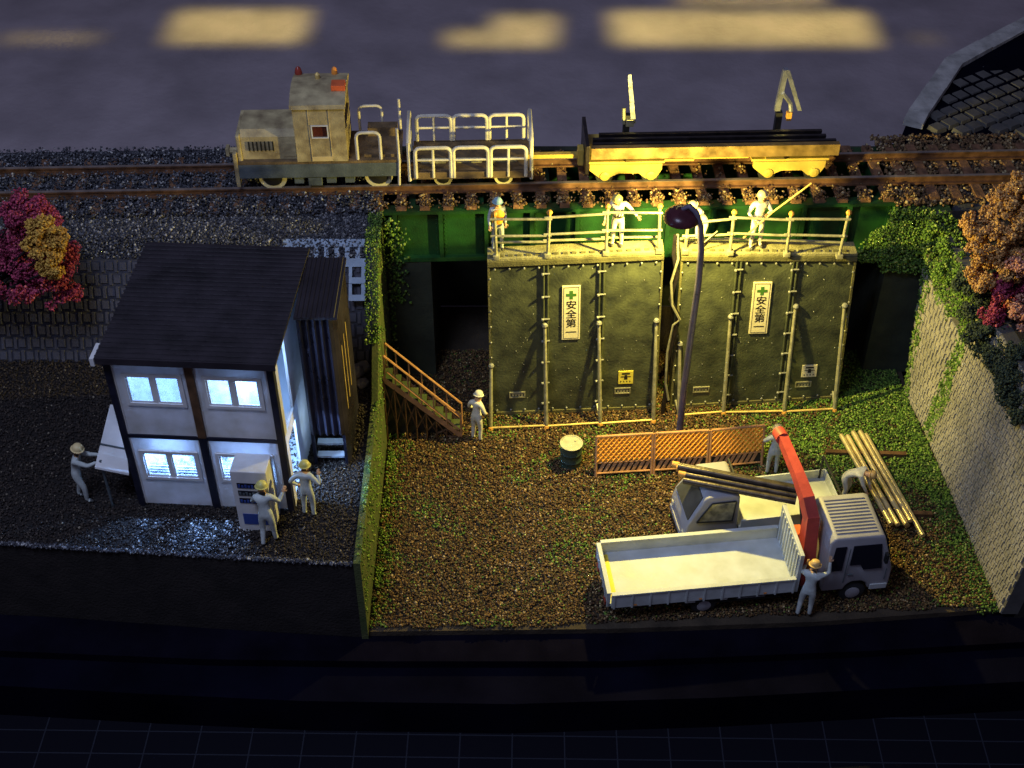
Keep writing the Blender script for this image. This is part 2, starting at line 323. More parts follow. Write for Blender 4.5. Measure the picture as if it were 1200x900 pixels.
def block_wall(name, Q, nu, nv, mj, mf, label, cat='wall', thick=.34, extra=None, skip=None, mode=0):
    A, B, C, D = [V(q) for q in Q]
    nrm = (B - A).cross(D - A).normalized()
    t = thing(name, label, cat, A)
    NG = 12; gv = []; gf = []
    for i in range(NG + 1):
        for j in range(NG + 1): p = quad_pt(A, B, C, D, i / NG, j / NG); gv += [p, p - nrm * thick]
    gi = lambda i, j, s: (i * (NG + 1) + j) * 2 + s
    for i in range(NG):
        for j in range(NG):
            for s in (0, 1): gf.append((gi(i, j, s), gi(i + 1, j, s), gi(i + 1, j + 1, s), gi(i, j + 1, s)))
        gf += [(gi(i, 0, 0), gi(i + 1, 0, 0), gi(i + 1, 0, 1), gi(i, 0, 1)), (gi(i, NG, 0), gi(i + 1, NG, 0), gi(i + 1, NG, 1), gi(i, NG, 1)), (gi(0, i, 0), gi(0, i + 1, 0), gi(0, i + 1, 1), gi(0, i, 1)), (gi(NG, i, 0), gi(NG, i + 1, 0), gi(NG, i + 1, 1), gi(NG, i, 1))]
    MB().add(gv, gf).build('wall_body', mj, t)
    mb = MB()
    for i in range(nu):
        for j in range(nv):
            u0, v0 = (i + (.5 if j % 2 and mode == 0 else 0)) / nu, j / nv
            if skip and skip(u0, v0): continue
            for (a, b_, c, d) in (((.04, .18, .58, .86), (.68, .0, .93, .98)) if mode == 0 else ((.06, .06, .94, .94),)):
                if u0 + c / nu > 1: continue
                h = .028 + random.uniform(0, .014); ju = random.uniform(-.03, .03) / nu
                qs = [(u0 + ju + a / nu, v0 + b_ / nv), (u0 + ju + c / nu, v0 + b_ / nv), (u0 + ju + c / nu, min(1, v0 + d / nv)), (u0 + ju + a / nu, min(1, v0 + d / nv))]
                ps = [quad_pt(A, B, C, D, *q) for q in qs]; ce = sum(ps, V()) / 4
                mb.hexa([p - nrm * .01 for p in ps], [p + (ce - p) * .12 + nrm * h for p in ps])
    mb.build('block_facing', mf, t)
    return t
# grey slope wall behind the site office
block_wall('block_wall', [(-13, -1.56, 2.03), (-3.12, -1.56, 2.03), (-3.12, -.53, 4.05), (-13, -.53, 4.05)], 34, 8, 'mortarg', 'blockg',
           'dark grey block slope wall behind the site office under the track')
w = block_wall('block_wall', [wr[0], wr[1], wr[2], wr[3]], 7, 21, 'mortar', 'block', 'narrow yellow lit block wing wall beside the bridge abutment', skip=lambda u, v: v > .70)
w = block_wall('block_wall', [wm[0] + V((-.01, -.02, 0)), wm[1], wm[2], wm[3]], 27, 22, 'mortar', 'block', 'tall pale woven pattern block wall along the right of the yard')
# moss on walls
mp = quad_grains(wr, 5200, .05, lambda u, v: v > .66 + .1 * noise2(u * 9, v * 7) or (u < .12 + .12 * noise2(v * 12, 1)) or u > 1 - .1)
mp += quad_grains(wm, 2600, .05, lambda u, v: u < .045 + .05 * noise2(v * 9, 3) - .03 * v)
mp += quad_grains([(9.3, -.4, .02), (9.75, -6.9, .02), (9.35, -6.9, .0), (8.9, -.4, .02)], 1500, .05)
setp(grains('wall_moss', mp, .018, .042, 'moss'), 'bright green moss on the block wing wall by the bridge', 'moss', kind='stuff')

# left retaining wall between plot and yard
t = thing('retaining_wall', 'mossy concrete retaining wall dropping from the office plot to the lower yard', 'wall', (-2.9, -7.4, 0))
prof = [(-7.46, -.14), (-7.46, 2.12), (-3.0, 2.14), (-2.1, 3.05), (-.85, 4.6), (.3, 4.72), (.3, -.14)]
MB().prism([(-2.97, y, z) for y, z in prof], (.13, 0, 0)).build('wall_body', 'wallcap', t)
mq = []
for i in range(3000):
    y = random.uniform(-7.45, .2); zt = np.interp(y, [-7.46, -3, -2.1, -.85, .3], [2.12, 2.14, 3.05, 4.6, 4.72]); z = random.random() ** (.7 if y < -3 else .35) * zt
    dens = .12 + .95 * noise2(y * 2.5, z * 2) ** 2 if z < zt - .12 else .12 + (.7 if y > -1.6 else .12)
    if random.random() < dens: mq.append((-2.83 + random.uniform(-.03, .01 + .08 * (z < .2)), y, max(.02, z)))
for i in range(900):
    y = random.uniform(-2.2, .25); zt = np.interp(y, [-2.1, -.85, .3], [3.05, 4.6, 4.72]); mq.append((random.uniform(-3.12, -2.8), y, zt + random.uniform(0, .07)))
for i in range(140):
    y = random.uniform(-7.4, -2.2); mq.append((random.uniform(-2.92, -2.84), y, 2.15 + random.uniform(0, .02)))
setp(grains('ivy_moss', mq, .014, .036, 'moss'), 'green moss creeping over the retaining wall left of the yard', 'moss', kind='stuff')

# bridge
t = thing('railway_bridge', 'green plate girder railway bridge behind the steel formwork', 'bridge', (-2.8, .5, 0))
rot = Matrix.Translation((0, 1.5, 0)) @ Matrix.Rotation(math.atan(.033), 4, 'Z')
gy = -1.02
for sgn, nm in ((1, 'girder'), (-1, 'girder')):
    y0 = gy if sgn == 1 else -gy
    g = MB(rot); g.box((-2.9, y0, 3.5), (8.75, y0 + .06 * sgn, 4.66))
    g.box((-2.9, y0 - .13, 3.40), (8.75, y0 + .15, 3.50)); g.box((-2.9, y0 - .13, 4.66), (8.75, y0 + .15, 4.73))
    go = g.build('girder', 'green', t)
    if sgn == 1:
        for k in range(12):
            x = -2.6 + k * 1.0
            f = MB(rot); f.box((x - .045, y0 - .12, 3.5), (x + .045, y0, 4.66))
            f.box((x - .13, y0 - .022, 3.5), (x - .06, y0 - .001, 4.66)).box((x + .06, y0 - .022, 3.5), (x + .13, y0 - .001, 4.66))
            for j in range(10): f.ball((x - .095, y0 - .025, 3.58 + j * .11), .016, 6).ball((x + .095, y0 - .025, 3.58 + j * .11), .016, 6)
            f.build('stiffener', 'green', go)
for k in range(8): MB(rot).box((-2.3 + k * 1.5, -.95, 4.3), (-2.15 + k * 1.5, .95, 4.6)).build('cross_beam', 'dgreen', t)
MB().box((-2.83, .3, 0), (-1.82, 3.0, 3.39)).build('abutment', 'abut', t)
MB().box((8.45, .45, 0), (9.5, 3.2, 3.39)).build('abutment', 'abut', t)
MB().box((8.76, .42, 3.39), (9.6, 3.2, 4.66)).build('abutment', 'mossb', t)
MB().box((-2.83, 3.01, 0), (9.4, 3.2, 4.6)).build('back_wall', 'abut', t)  # added dark backdrop closing the underpass so the opening stays black
mp = quad_grains([(8.3, .38, 3.1), (9.25, .30, 3.1), (9.25, .30, 4.75), (8.3, .40, 4.75)], 3000, .07, lambda u, v: random.random() < .75)
mp += quad_grains([(7.6, .40, 3.35), (8.4, .40, 3.35), (8.4, .42, 4.3), (7.6, .42, 4.0)], 1400, .06, lambda u, v: u > .55 * random.random() + .4 * v)
setp(grains('abutment_moss', mp, .018, .042, 'moss'), 'green moss hanging over the right end of the green bridge', 'moss', kind='stuff')
mp = quad_grains([(-2.8, .27, .0), (-1.9, .27, .0), (-1.9, .27, 4.2), (-2.8, .27, 4.6)], 450, .05, lambda u, v: u < .35 * random.random() * 1.4 * (v > .5) + .1)
setp(grains('corner_moss', mp, .02, .05, 'moss'), 'sparse moss in the corner between the retaining wall and bridge', 'moss', kind='stuff')

# track
t = thing('railway_track', 'rusty single railway track crossing the embankment and the bridge', 'railway track', (0, 1.5, 4.7))
for s in (-1, 1):
    g = MB(rot); yy = s * .49
    g.box((-24, yy - .10, 4.83), (24, yy + .10, 4.865)).box((-24, yy - .022, 4.865), (24, yy + .022, 4.965)).box((-24, yy - .045, 4.965), (24, yy + .045, 5.0)).build('rail', 'rail', t)
    MB(rot).box((-24, yy - .038, 5.0), (24, yy + .038, 5.006)).build('rail_head', 'railtop', t.children[-1])
for k in range(52):
    x = -12.6 + k * .508
    dz = random.uniform(-.015, .01); a = random.uniform(-.02, .02)
    MB(rot).hexa([(x - .11, -1.1, 4.735), (x + .11 , -1.1, 4.735), (x + .11 + a, 1.1, 4.735), (x - .11 + a, 1.1, 4.735)], [(x - .10, -1.09, 4.83 + dz), (x + .10, -1.09, 4.83 + dz), (x + .10 + a, 1.09, 4.83 + dz), (x - .10 + a, 1.09, 4.83 + dz)]).build('sleeper', 'sleeper', t)
sb = []
for k in range(24):
    x = -12.6 + (k + 19) * .508
    for _ in range(95):
        p = rot @ V((x + random.gauss(0, .085), -1.08 + abs(random.gauss(0, .16)), 4.80 + random.uniform(-.06, .14))); sb.append(tuple(p))
    for _ in range(35):
        p = rot @ V((x + random.gauss(0, .08), random.uniform(-.9, 1.1), 4.83 + random.uniform(0, .05))); sb.append(tuple(p))
setp(grains('sleeper_ballast', sb, .018, .045, 'ballast'), 'rusty crumbs clinging to the sleeper ends on the bridge', 'ballast', kind='stuff')

# top right paved corner behind the track
Q = [(8.95, 3.0, 4.72), (9.5, 4.25, 4.8), (10.95, 6.75, 4.86), (14.3, 9.6, 4.95), (20, 9.6, 4.95), (20, 3.35, 4.72)]
t = thing('paved_slope', 'dark block paved slope with a grey coping beyond the track at far right', 'slope', (9, 3, 0))
MB().add([(x, y, TZ) for x, y, z in Q] + list(Q), [(0, 1, 2, 3, 4, 5), (6, 7, 8, 9, 10, 11)] + [(i, (i + 1) % 6, (i + 1) % 6 + 6, i + 6) for i in range(6)]).build('slope_body', 'base', t)
cp = [(9.25, 3.75), (9.5, 4.25), (10.2, 5.45), (10.95, 6.75), (12.0, 7.66), (13.1, 8.6), (14.3, 9.6)]
for i in range(len(cp) - 1):
    a, b_ = V((*cp[i], 4.82)), V((*cp[i + 1], 4.84)); d = (b_ - a).normalized(); nn = V((d.y, -d.x, 0)) * .42
    a += d * .02; b_ -= d * .02
    MB().hexa([a - nn * .1, b_ - nn * .1, b_ + nn, a + nn], [p + V((0, 0, .15 + .01 * (i % 2))) for p in (a - nn * .1, b_ - nn * .1, b_ + nn, a + nn)]).build('coping_stone', 'coping', t)
g = MB(); ang = R(32); s_ = .40
for i in range(-4, 30):
    for j in range(-22, 14):
        c = V((9.8 + (i * math.cos(ang) - j * math.sin(ang)) * s_, 4.0 + (i * math.sin(ang) + j * math.cos(ang)) * s_, 4.80 + random.uniform(0, .02)))
        if c.y < 3.45 or c.x > 16 or c.y > 9.5: continue
        if c.x < np.interp(c.y, [3, 4.25, 6.75, 9.6], [9.5, 10.05, 11.5, 14.9]): continue
        hw = s_ * .43; ps = []
        for (p, q) in ((-1, -1), (1, -1), (1, 1), (-1, 1)):
            ps.append(c + V(((p * math.cos(ang) - q * math.sin(ang)) * hw, (p * math.sin(ang) + q * math.cos(ang)) * hw, 0)))
        g.hexa([p - V((0, 0, .1)) for p in ps], [p + (c - p) * .18 + V((0, 0, .05)) for p in ps])
g.build('block_facing', 'mortar', t)

# ------------------------------------------------------------------ train (built in the track's frame: x along, y across, z up)
def tthing(name, label, cat, x, group=None):
    p = rot @ V((x, 0, 5.0)); return thing(name, label, cat, p, math.atan(.033), group, local=True)
def hoop(mb, x0, x1, y, z0, z1, r=.028, rr=.12):
    pts = [(x0, y, z0), (x0, y, z1 - rr)] + [(x0 + rr - rr * math.cos(a), y, z1 - rr + rr * math.sin(a)) for a in (R(30), R(60), R(90))]
    pts += [(x1 - rr + rr * math.sin(a), y, z1 - rr + rr * math.cos(a)) for a in (0, R(30), R(60), R(90))] + [(x1, y, z0)]
    mb.path(pts, r, 8)
# locomotive, origin at x=-4.2
t = tthing('locomotive', 'weathered cream works locomotive with short hood and tall cab', 'locomotive', -4.2)
ny = -.66
MB().box((-1.78, ny + .04, .32), (1.75, ny + .14, .66), ch=.015).box((-1.78, -ny - .14, .32), (1.75, -ny - .04, .66)).box((-1.76, ny + .14, .45), (1.75, -ny - .14, .62)).build('frame', 'locog', t)
MB().box((-1.78, ny + .04, .665), (1.8, -ny - .04, .73)).build('deck_plate', 'rust', t)
HX = -1.60
pr = [(HX, ny + .16, .735), (HX, ny + .16, 1.28), (HX, ny + .26, 1.42), (HX, 0, 1.42), (HX, -ny - .26, 1.42), (HX, -ny - .16, 1.28), (HX, -ny - .16, .735)]
MB().prism(pr, (HX * -1 - .40, 0, 0)).build('hood', 'loco', t)
for k in range(7): MB().box((-1.45 + k * .085, ny + .135, .95), (-1.42 + k * .085, ny + .162, 1.17)).build('louvre', 'dark', t)
f = MB(); f.box((-.72, ny + .14, .80), (-.45, ny + .157, 1.13)).build('access_door', 'loco', t)
MB().box((-1.70, ny + .1, .4), (-1.605, -ny - .1, 1.34), ch=.03).box((-1.80, ny + .02, .12), (-1.71, ny + .22, .95), ch=.02).build('nose_plate', 'loco', t)
MB().path([(-1.70, -.0, .66), (-1.98, 0, .66)], .07, 8).box((-2.04, -.1, .56), (-1.96, .1, .76), ch=.02).build('coupler', 'loco', t)
# cab: walls with windows
cab = MB()
x0, x1, zb, ze, zr = -.42, .66, .735, 2.03, 2.2
yn = ny + .02
for s in (1, -1):
    y = yn * s; ya, yb = (y, y + .05) if s == 1 else (y - .05, y)
    for (a, b_, c, d) in ((x0, zb, x0 + .38, ze), (x0 + .38, zb, x0 + .70, 1.33), (x0 + .38, 1.61, x0 + .70, ze), (x0 + .70, zb, x1, ze)): cab.box((a, ya, b_), (c, yb, d))
cab.box((x0, yn + .051, zb), (x0 + .05, -yn - .051, ze)).box((x1 - .05, yn + .051, zb), (x1, -yn - .051, 1.45)).box((x1 - .05, yn + .051, 1.8), (x1, -yn - .051, ze))
cab.build('cab', 'loco', t)
w_ = MB(); w_.box((x0 + .36, yn - .02, 1.31), (x0 + .72, yn - .001, 1.335)).box((x0 + .36, yn - .02, 1.60), (x0 + .72, yn - .001, 1.625)).box((x0 + .36, yn - .02, 1.336), (x0 + .385, yn - .001, 1.599)).box((x0 + .695, yn - .02, 1.336), (x0 + .72, yn - .001, 1.599))
wf = w_.build('window_frame', 'white', t)
pn = bpy.data.materials['red_lens']
MB().box((x0 + .385, yn + .02, 1.34), (x0 + .695, yn + .03, 1.595)).build('pane', 'redpane', wf)
MB().box((x0 + .32, yn - .012, .745), (x0 + .33, yn - .001, 1.98)).box((x0 + .75, yn - .012, .745), (x0 + .76, yn - .001, 1.98)).box((x0 + .33, yn - .01, .75), (x0 + .75, yn - .001, .86)).build('cab_door', 'hcream', t)
rp = [(x0 - .04, yn - .06, ze), (x0 - .04, yn - .04, ze + .09), (x0 - .04, yn + .3, ze + .19), (x0 - .04, 0, ze + .23), (x0 - .04, -yn - .3, ze + .19), (x0 - .04, -yn + .04, ze + .09), (x0 - .04, -yn + .06, ze)]
rf = MB().prism(rp, (x1 - x0 + .08, 0, 0)).build('roof', 'loco', t)
f = MB(); f.lathe([(.075, 0), (.085, .04), (.06, .14), (.02, .18)], (x0 + .06, .60, ze + .12), 12); f.build('marker_lamp', 'redlamp', rf, True)
f = MB(); f.lathe([(.06, 0), (.07, .04), (.05, .14), (.02, .17)], (x1 - .25, .58, ze + .12), 12); f.build('beacon', 'orlamp', rf, True)
f = MB(); f.lathe([(.05, 0), (.055, .1), (.02, .14)], (x0 + .5, .25, ze + .2), 12); f.build('horn', 'goldy', rf, True)
MB().box((x1 - .26, -.30, ze + .16), (x1 + .03, -.02, ze + .32), ch=.015).build('roof_box', 'redbox', rf)
f = MB(); hoop(f, .86, 1.36, ny + .10, .70, 1.38, .036, .12); f.build('handrail', 'rail_w', t, True)
f = MB(); hoop(f, .86, 1.36, -ny - .10, .70, 1.38, .030, .12); f.build('handrail', 'rail_w', t, True)
for s in (1, -1): MB().path([(1.72, (ny + .04) * s, .1), (1.75, (ny + .04) * s, .7), (1.74, (ny + .04) * s, 1.5)], .03, 8).build('corner_post', 'rail_w', t, True)
MB().box((1.0, ny + .16, .735), (1.72, -ny - .16, .80)).box((1.05, .25, .80), (1.7, -ny - .17, 1.02)).build('rear_platform', 'rust', t)
for x in (-.55, .15, .55): MB().box((x, ny + .1, .14), (x + .2, ny + .3, .32)).build('underframe_box', 'locog', t)
MB().box((-.25, ny + .06, .10), (.05, ny + .2, .30), ch=.015).build('underframe_box', 'locog', t)
def wheelset(x, r, y, par, rim='wheelrim'):
    for s in (1, -1):
        pf = [(r + .035, 0), (r + .035, .03), (r, .045), (r, .10)] if s == -1 else [(r, -.10), (r, -.045), (r + .035, -.03), (r + .035, 0)]
        o = MB().lathe(pf, (x, s * y, r), 24, 'y').build('wheel', rim, par, True)
        MB().lathe([(r * .78, -.006), (r * .78, .0), (r * .3, .02)] if s == 1 else [(r * .3, -.02), (r * .78, 0), (r * .78, .006)], (x, s * (y + .012), r), 20, 'y').build('hub', 'dark', o)
    MB().path([(x, -y + .03, r), (x, y - .03, r)], .04, 6).build('axle', 'dark', par)
wheelset(-1.02, .27, .50, t); wheelset(1.28, .27, .50, t)
# the crew wagon with hoop fences
t = tthing('fenced_wagon', 'small brown flat wagon fenced with white hooped handrails', 'wagon', -.9)
MB().box((-1.28, -.62, .33), (1.30, .62, .42)).build('floor', 'rust', t)
for s in (-1, 1): MB().box((-1.28, .63 * s - .03, .25), (1.30, .63 * s + .03, .42)).build('side_sill', 'rust', t)
for s in (-1, 1):
    for k, (a, b_) in enumerate(((-1.22, -.42), (-.40, .38), (.40, 1.20))):
        f = MB(); y = s * .67
        hoop(f, a + .02, b_ - .02, y, .30, 1.04, .042, .11)
        f.path([(a + .02, y, .74), (b_ - .02, y, .74)], .028, 6)
        if k != 1: f.path([((a + b_) / 2, y, .30), ((a + b_) / 2, y, 1.04)], .03, 6)
        f.build('side_fence', 'rail_w', t, True)
for x in (-1.34, 1.30):
    f = MB(); hoopy = [(x, -.62, .2), (x, -.62, 1.15), (x, -.5, 1.25), (x, .5, 1.25), (x, .62, 1.15), (x, .62, .2)]
    f.path(hoopy, .04, 8).path([(x, -.62, .75), (x, .62, .75)], .03, 6); f.build('end_fence', 'rail_w', t, True)
for k in range(3): MB().box((-1.1 + k * .78, -.3, .425), (-.55 + k * .78, -.12, .45)).build('floor_hatch', 'tube', t)
wheelset(-.62, .17, .50, t); wheelset(.70, .17, .50, t)
# rail-carrying wagon
t = tthing('rail_wagon', 'bright yellow bogie wagon carrying long rails', 'wagon', 4.35)
for x, sg in ((-1.9, 1), (1.68, 1)):
    for s in (-1, 1):
        y = s * .60
        o = MB().prism([(x - .78, y, .50), (x - .78, y, .36), (x - .55, y, .16), (x - .36, y, .16), (x - .15, y, .27), (x + .3, y, .27), (x + .45, y, .14), (x + .68, y, .14), (x + .8, y, .36), (x + .8, y, .50)], (0, -s * .09, 0)).build('side_frame', 'yellow', t)
        for q in (-.44, .57):
          f = MB(); f.lathe([(.11, -.03), (.11, .03), (.05, .05)] if s == 1 else [(.05, -.05), (.11, -.03), (.11, .03)], (x + q, y + s * .0, .22), 12, 'y')
          f.build('axle_box', 'yellow', o)
    wheelset(x - .44, .16, .50, t, 'dark'); wheelset(x + .57, .16, .50, t, 'dark')
MB().box((-2.7, -.58, .505), (-1.05, .58, .56)).box((.85, -.58, .505), (2.55, .58, .56)).box((-1.04, -.3, .42), (.84, -.12, .53)).box((-1.04, .1, .42), (.84, .28, .53)).box((-1.04, -.5, .50), (-.4, -.34, .55)).build('chassis', 'yellow', t)
for x in (-1.7, 1.35): MB().box((x - .2, -.66, .562), (x + .2, .55, .60)).build('bolster', 'yellow', t)
MB().box((-2.78, -.66, .3), (-2.70, .6, 1.0), ch=.01).build('end_plate', 'darkrail', t)
MB().box((-4.02, -.25, .46), (-2.85, -.12, .56), ch=.01).box((-2.92, -.30, .3), (-2.79, -.06, .70), ch=.015).build('drawbar', 'yellow', t)
def davit(x, kind):
    f = MB(); f.box((x - .07, .60, .35), (x + .07, .74, 1.0)); o = f.build('davit_post', 'dark', t)
    f = MB()
    if kind == 0:
        f.hexa([(x + .10, .60, .80), (x + .21, .60, .80), (x + .21, .70, .80), (x + .10, .70, .80)], [(x - .04, .62, 2.0), (x + .04, .62, 2.0), (x + .04, .70, 2.0), (x - .04, .70, 2.0)])
        f.build('davit_arm', 'steel', t); MB().box((x - .02, .55, .74), (x + .16, .62, .92), ch=.02).path([(x - .06, .6, .8), (x - .08, .6, 1.2)], .04, 6).build('winch', 'tube', t)
    else:
        f.hexa([(x - .12, .6, 1.05), (x + .0, .6, 1.05), (x + .0, .70, 1.05), (x - .12, .70, 1.05)], [(x - .05, .6, 2.05), (x + .06, .6, 2.05), (x + .06, .74, 2.05), (x - .05, .74, 2.05)])
        f.hexa([(x + .38, .55, 1.08), (x + .47, .55, 1.08), (x + .47, .64, 1.08), (x + .38, .64, 1.08)], [(x - .03, .55, 2.08), (x + .07, .55, 2.08), (x + .07, .59, 2.08), (x - .03, .59, 2.08)])
        f.path([(x, .6, 1.5), (x + .2, .6, 1.25), (x + .25, .58, 1.0)], .05, 6)
        f.build('davit_arm', 'steel', t); MB().box((x + .14, .5, .85), (x + .26, .62, 1.06), ch=.02).build('winch', 'knob', t)
davit(-1.78, 0); davit(1.62, 1)
LR = 'long rails loaded on the yellow wagon'
def load(lbl, y0, y1, z0, z1, m, a=-2.62, b_=2.68):
    f = tthing('steel_rail', lbl, 'rail', 4.35, LR)
    MB().box((a, y0, z0 + .02), (b_, y1, z0 + .05)).box((a, (y0 + y1) / 2 - .02, z0 + .05), (b_, (y0 + y1) / 2 + .02, z1 - .06)).box((a, y0 + .03, z1 - .06), (b_, y1 - .03, z1)).build('rail_section', m, f)
f = tthing('steel_channel', 'gold lit steel channel along the near side of the yellow wagon load', 'steel beam', 4.35)
MB().box((-2.66, -.64, .66), (2.72, -.57, .93)).box((-2.66, -.569, .66), (2.72, -.50, .69)).box((-2.66, -.569, .89), (2.72, -.50, .93)).build('channel_section', 'goldr', f)
load('nearest black rail on the yellow wagon, next to the gold channel', -.47, -.33, .605, .92, 'darkrail')
load('middle black rail of the three on the yellow wagon', -.27, -.13, .605, .92, 'darkrail', -2.6, 2.5)
load('farthest black rail of the three on the yellow wagon, nearest the davits', -.07, .07, .605, .92, 'darkrail', -2.45, 2.45)

# ------------------------------------------------------------------ steel formwork
def text_mesh(txt):
    c = bpy.data.curves.new('t', 'FONT'); c.body = txt; o = bpy.data.objects.new('t', c); COL.objects.link(o)
    me = bpy.data.meshes.new_from_object(o.evaluated_get(bpy.context.evaluated_depsgraph_get()))
    vs = [v.co.copy() for v in me.vertices]; fs = [tuple(p.vertices) for p in me.polygons]
    bpy.data.objects.remove(o); bpy.data.meshes.remove(me); return vs, fs
def formwork(Q, dv, label, seams, sign_u, slab, posts, feet, plates, small):
    A, B, C, D = [V(q) for q in Q]; nrm = (B - A).cross(D - A).normalized()    # towards the camera
    C = C - nrm * (C - A).dot(nrm)
    def P(u, v, o=0): return quad_pt(A, B, C, D, u, v) + nrm * o
    def bx(mb, u0, v0, u1, v1, o0, o1): mb.hexa([P(u0, v0, o0), P(u1, v0, o0), P(u1, v0, o1), P(u0, v0, o1)], [P(u0, v1, o0), P(u1, v1, o0), P(u1, v1, o1), P(u0, v1, o1)])
    t = thing('steel_formwork', label, 'formwork', (A + B) / 2, group='pair of tall steel formwork panels')
    back = V((0, dv, 0)); W_ = (B - A).length; H_ = (D - A).length
    MB().hexa([A, B, B + back, A + back], [D, C, C + back * .9, D + back * .9]).build('panel', 'form', t)
    mb = MB(); bx(mb, 0, .0, 1, .02, .001, .035); bx(mb, 0, .975, 1, 1.0, .001, .06); bx(mb, 0, .02, .012, .975, .001, .035); bx(mb, .988, .02, 1, .975, .001, .035)
    rim = mb
    for u in seams:
        mb = MB()
        for du in (-.012, .012): mb.path([P(u + du, .03, .03), P(u + du, .97, .03)], .022, 6)
        for k in range(7): p = P(u, .08 + k * .14, .05); mb.path([p - (B - A).normalized() * .09, p + (B - A).normalized() * .09], .02, 6, 1).ball(p - (B - A).normalized() * .07 + nrm * .02, .035, 6, 1)
        mb.build('seam_bar', ['form', 'bolt'], t)
    mb = rim
    for k in range(12):
        for v in (.955, .035): mb.ball(P(.04 + k * .0835, v, .03), .028, 6, 1)
    for k in range(9):
        for u in (.012, .988): mb.ball(P(u, .1 + k * .1, .03), .026, 6, 1)
    for k in range(110):
        mb.ball(P(random.uniform(.03, .97), random.uniform(.04, .95) ** 1.3, .004), random.choice((.008, .011, .015)), 4, 1)
    mb.build('rim', ['formrim', 'bolt'], t)
    # deck and guard rail
    up = V((0, 0, 1))
    mb = MB().hexa([D - V((0, .03, 0)) + up * .012, C - V((0, .03, 0)) + up * .012, C + back * 1.0 + up * .012, D + back * 1.0 + up * .012], [p + up * .07 for p in (D - V((0, .03, 0)), C - V((0, .03, 0)), C + back, D + back)])
    for k in range(int(W_ * 5)):
        p = D + (C - D) * ((k + .5) / (W_ * 5)) + up * .07; mb.box(p + V((-.05, .04, 0)), p + V((.05, .10, .025)), 1)
    mb.build('deck', ['deck', 'formrim'], t)
    tops = []
    for (x, y, z, tx, tz) in posts:
        b0 = V((x, y, z)); b1 = V((tx, y - .02, tz)); tops.append((b0, b1))
        po = MB().path([b0, b1], .034, 8).box(b0 - V((.07, .07, .0)), b0 + V((.07, .07, .10)), ch=.01).build('guard_post', 'tube', t, True)
        MB().ball(b1 + V((0, -.01, .03)), .065, 8).build('post_clamp', 'knob', po, True)
        MB().ball(b0 + (b1 - b0) * .52 + V((0, -.03, 0)), .045, 8).build('post_clamp', 'tube', po, True)
    for fr in (.90, .52, .2):
        for i in range(len(tops) - 1):
            a = tops[i][0].lerp(tops[i][1], fr) + V((-.1, -.03, .02)); b_ = tops[i + 1][0].lerp(tops[i + 1][1], fr) + V((.06, -.03, -.01))
            if fr == .2: a += V((0, .28, 0)); b_ += V((0, .28, 0))
            MB().path([a, b_], .028, 8).build('guard_rail', 'tube', t, True)
    # raking props on the yard side
    for (ft, pu, pv, base) in feet:
        f_ = V((*ft, .03)); tp = P(pu, pv, .03)
        pr_ = MB().path([f_, tp], [.05, .035], 8).path([f_ + (tp - f_) * .03, f_ + (tp - f_) * .3], .04, 8).build('raking_prop', 'tube', t, True)
        MB().ball(tp + nrm * .02, .07, 8).build('prop_head', 'bolt', pr_, True); MB().ball(f_ + V((0, 0, .04)), .07, 8).build('prop_foot', 'knob', pr_, True)
        lo = P(pu, .06, .03); MB().path([f_ + V((0, 0, .05)), lo], .024, 6).build('lower_strut', 'tube', pr_, True)
    for i in range(len(feet) - 1):
        MB().path([V((*feet[i][0], .10)), V((*feet[i + 1][0], .12))], .026, 8).build('ground_tube', 'goldy', t, True)
    # safety sign
    u0, v0, v1 = sign_u; du = .105
    mb = MB(); bx(mb, u0, v0, u0 + du, v1, .002, .03); sg = mb.build('safety_sign', 'signw', t)
    mb = MB(); e = .006
    for (a, b_, c, d) in ((.08, .02, .10, .98), (.90, .02, .92, .98), (.10, .02, .90, .026), (.10, .972, .90, .98)): bx(mb, u0 + a * du, v0 + b_ * (v1 - v0), u0 + c * du, v0 + d * (v1 - v0), .031, .034)
    mb.build('sign_border', 'ink', sg)
    mb = MB(); cv = v0 + .84 * (v1 - v0); cu = u0 + du / 2; au = du * .28; av = au * W_ / H_
    bx(mb, cu - au, cv - av * .32, cu + au, cv + av * .32, .031, .035); bx(mb, cu - au * .32, cv + av * .32, cu + au * .32, cv + av, .031, .035); bx(mb, cu - au * .32, cv - av, cu + au * .32, cv - av * .32, .031, .035)
    mb.build('green_cross', 'inkg', sg)
    mb = MB()
    for k, ch in enumerate('安全第一'):
        vs, fs = text_mesh(ch); ce = V((.5, .38, 0)); s = .62 * du * W_
        cvk = v0 + (.655 - k * .172) * (v1 - v0)
        pts = [P(cu + (v.x - ce.x) * s / W_, cvk + (v.y - ce.y) * s / H_, .0335) for v in vs]
        mb.add(pts, fs)
        mb.add([p + (P(cu + .0015, cvk) - P(cu, cvk)) for p in pts], fs)     # slightly bolder strokes
        mb.add([p + (P(cu, cvk + .0018) - P(cu, cvk)) for p in pts], fs)
    mb.build('sign_lettering', 'ink', sg)
    for (pu, pv) in plates:
        mb = MB(); w2, h2 = .095, .034
        bx(mb, pu, pv, pu + w2, pv + .006, .002, .02); bx(mb, pu, pv + h2, pu + w2, pv + h2 + .006, .002, .02); bx(mb, pu, pv + .006, pu + .006, pv + h2, .002, .02); bx(mb, pu + w2 - .006, pv + .006, pu + w2, pv + h2, .002, .02)
        for k in range(4): bx(mb, pu + .016 + k * .018, pv + .010, pu + .027 + k * .018, pv + .020, .002, .012)
        bx(mb, pu + .014, pv + .0245, pu + .084, pv + .029, .002, .012)
        mb.build('maker_plate', 'tube', t)
    pu, pv, m_ = small
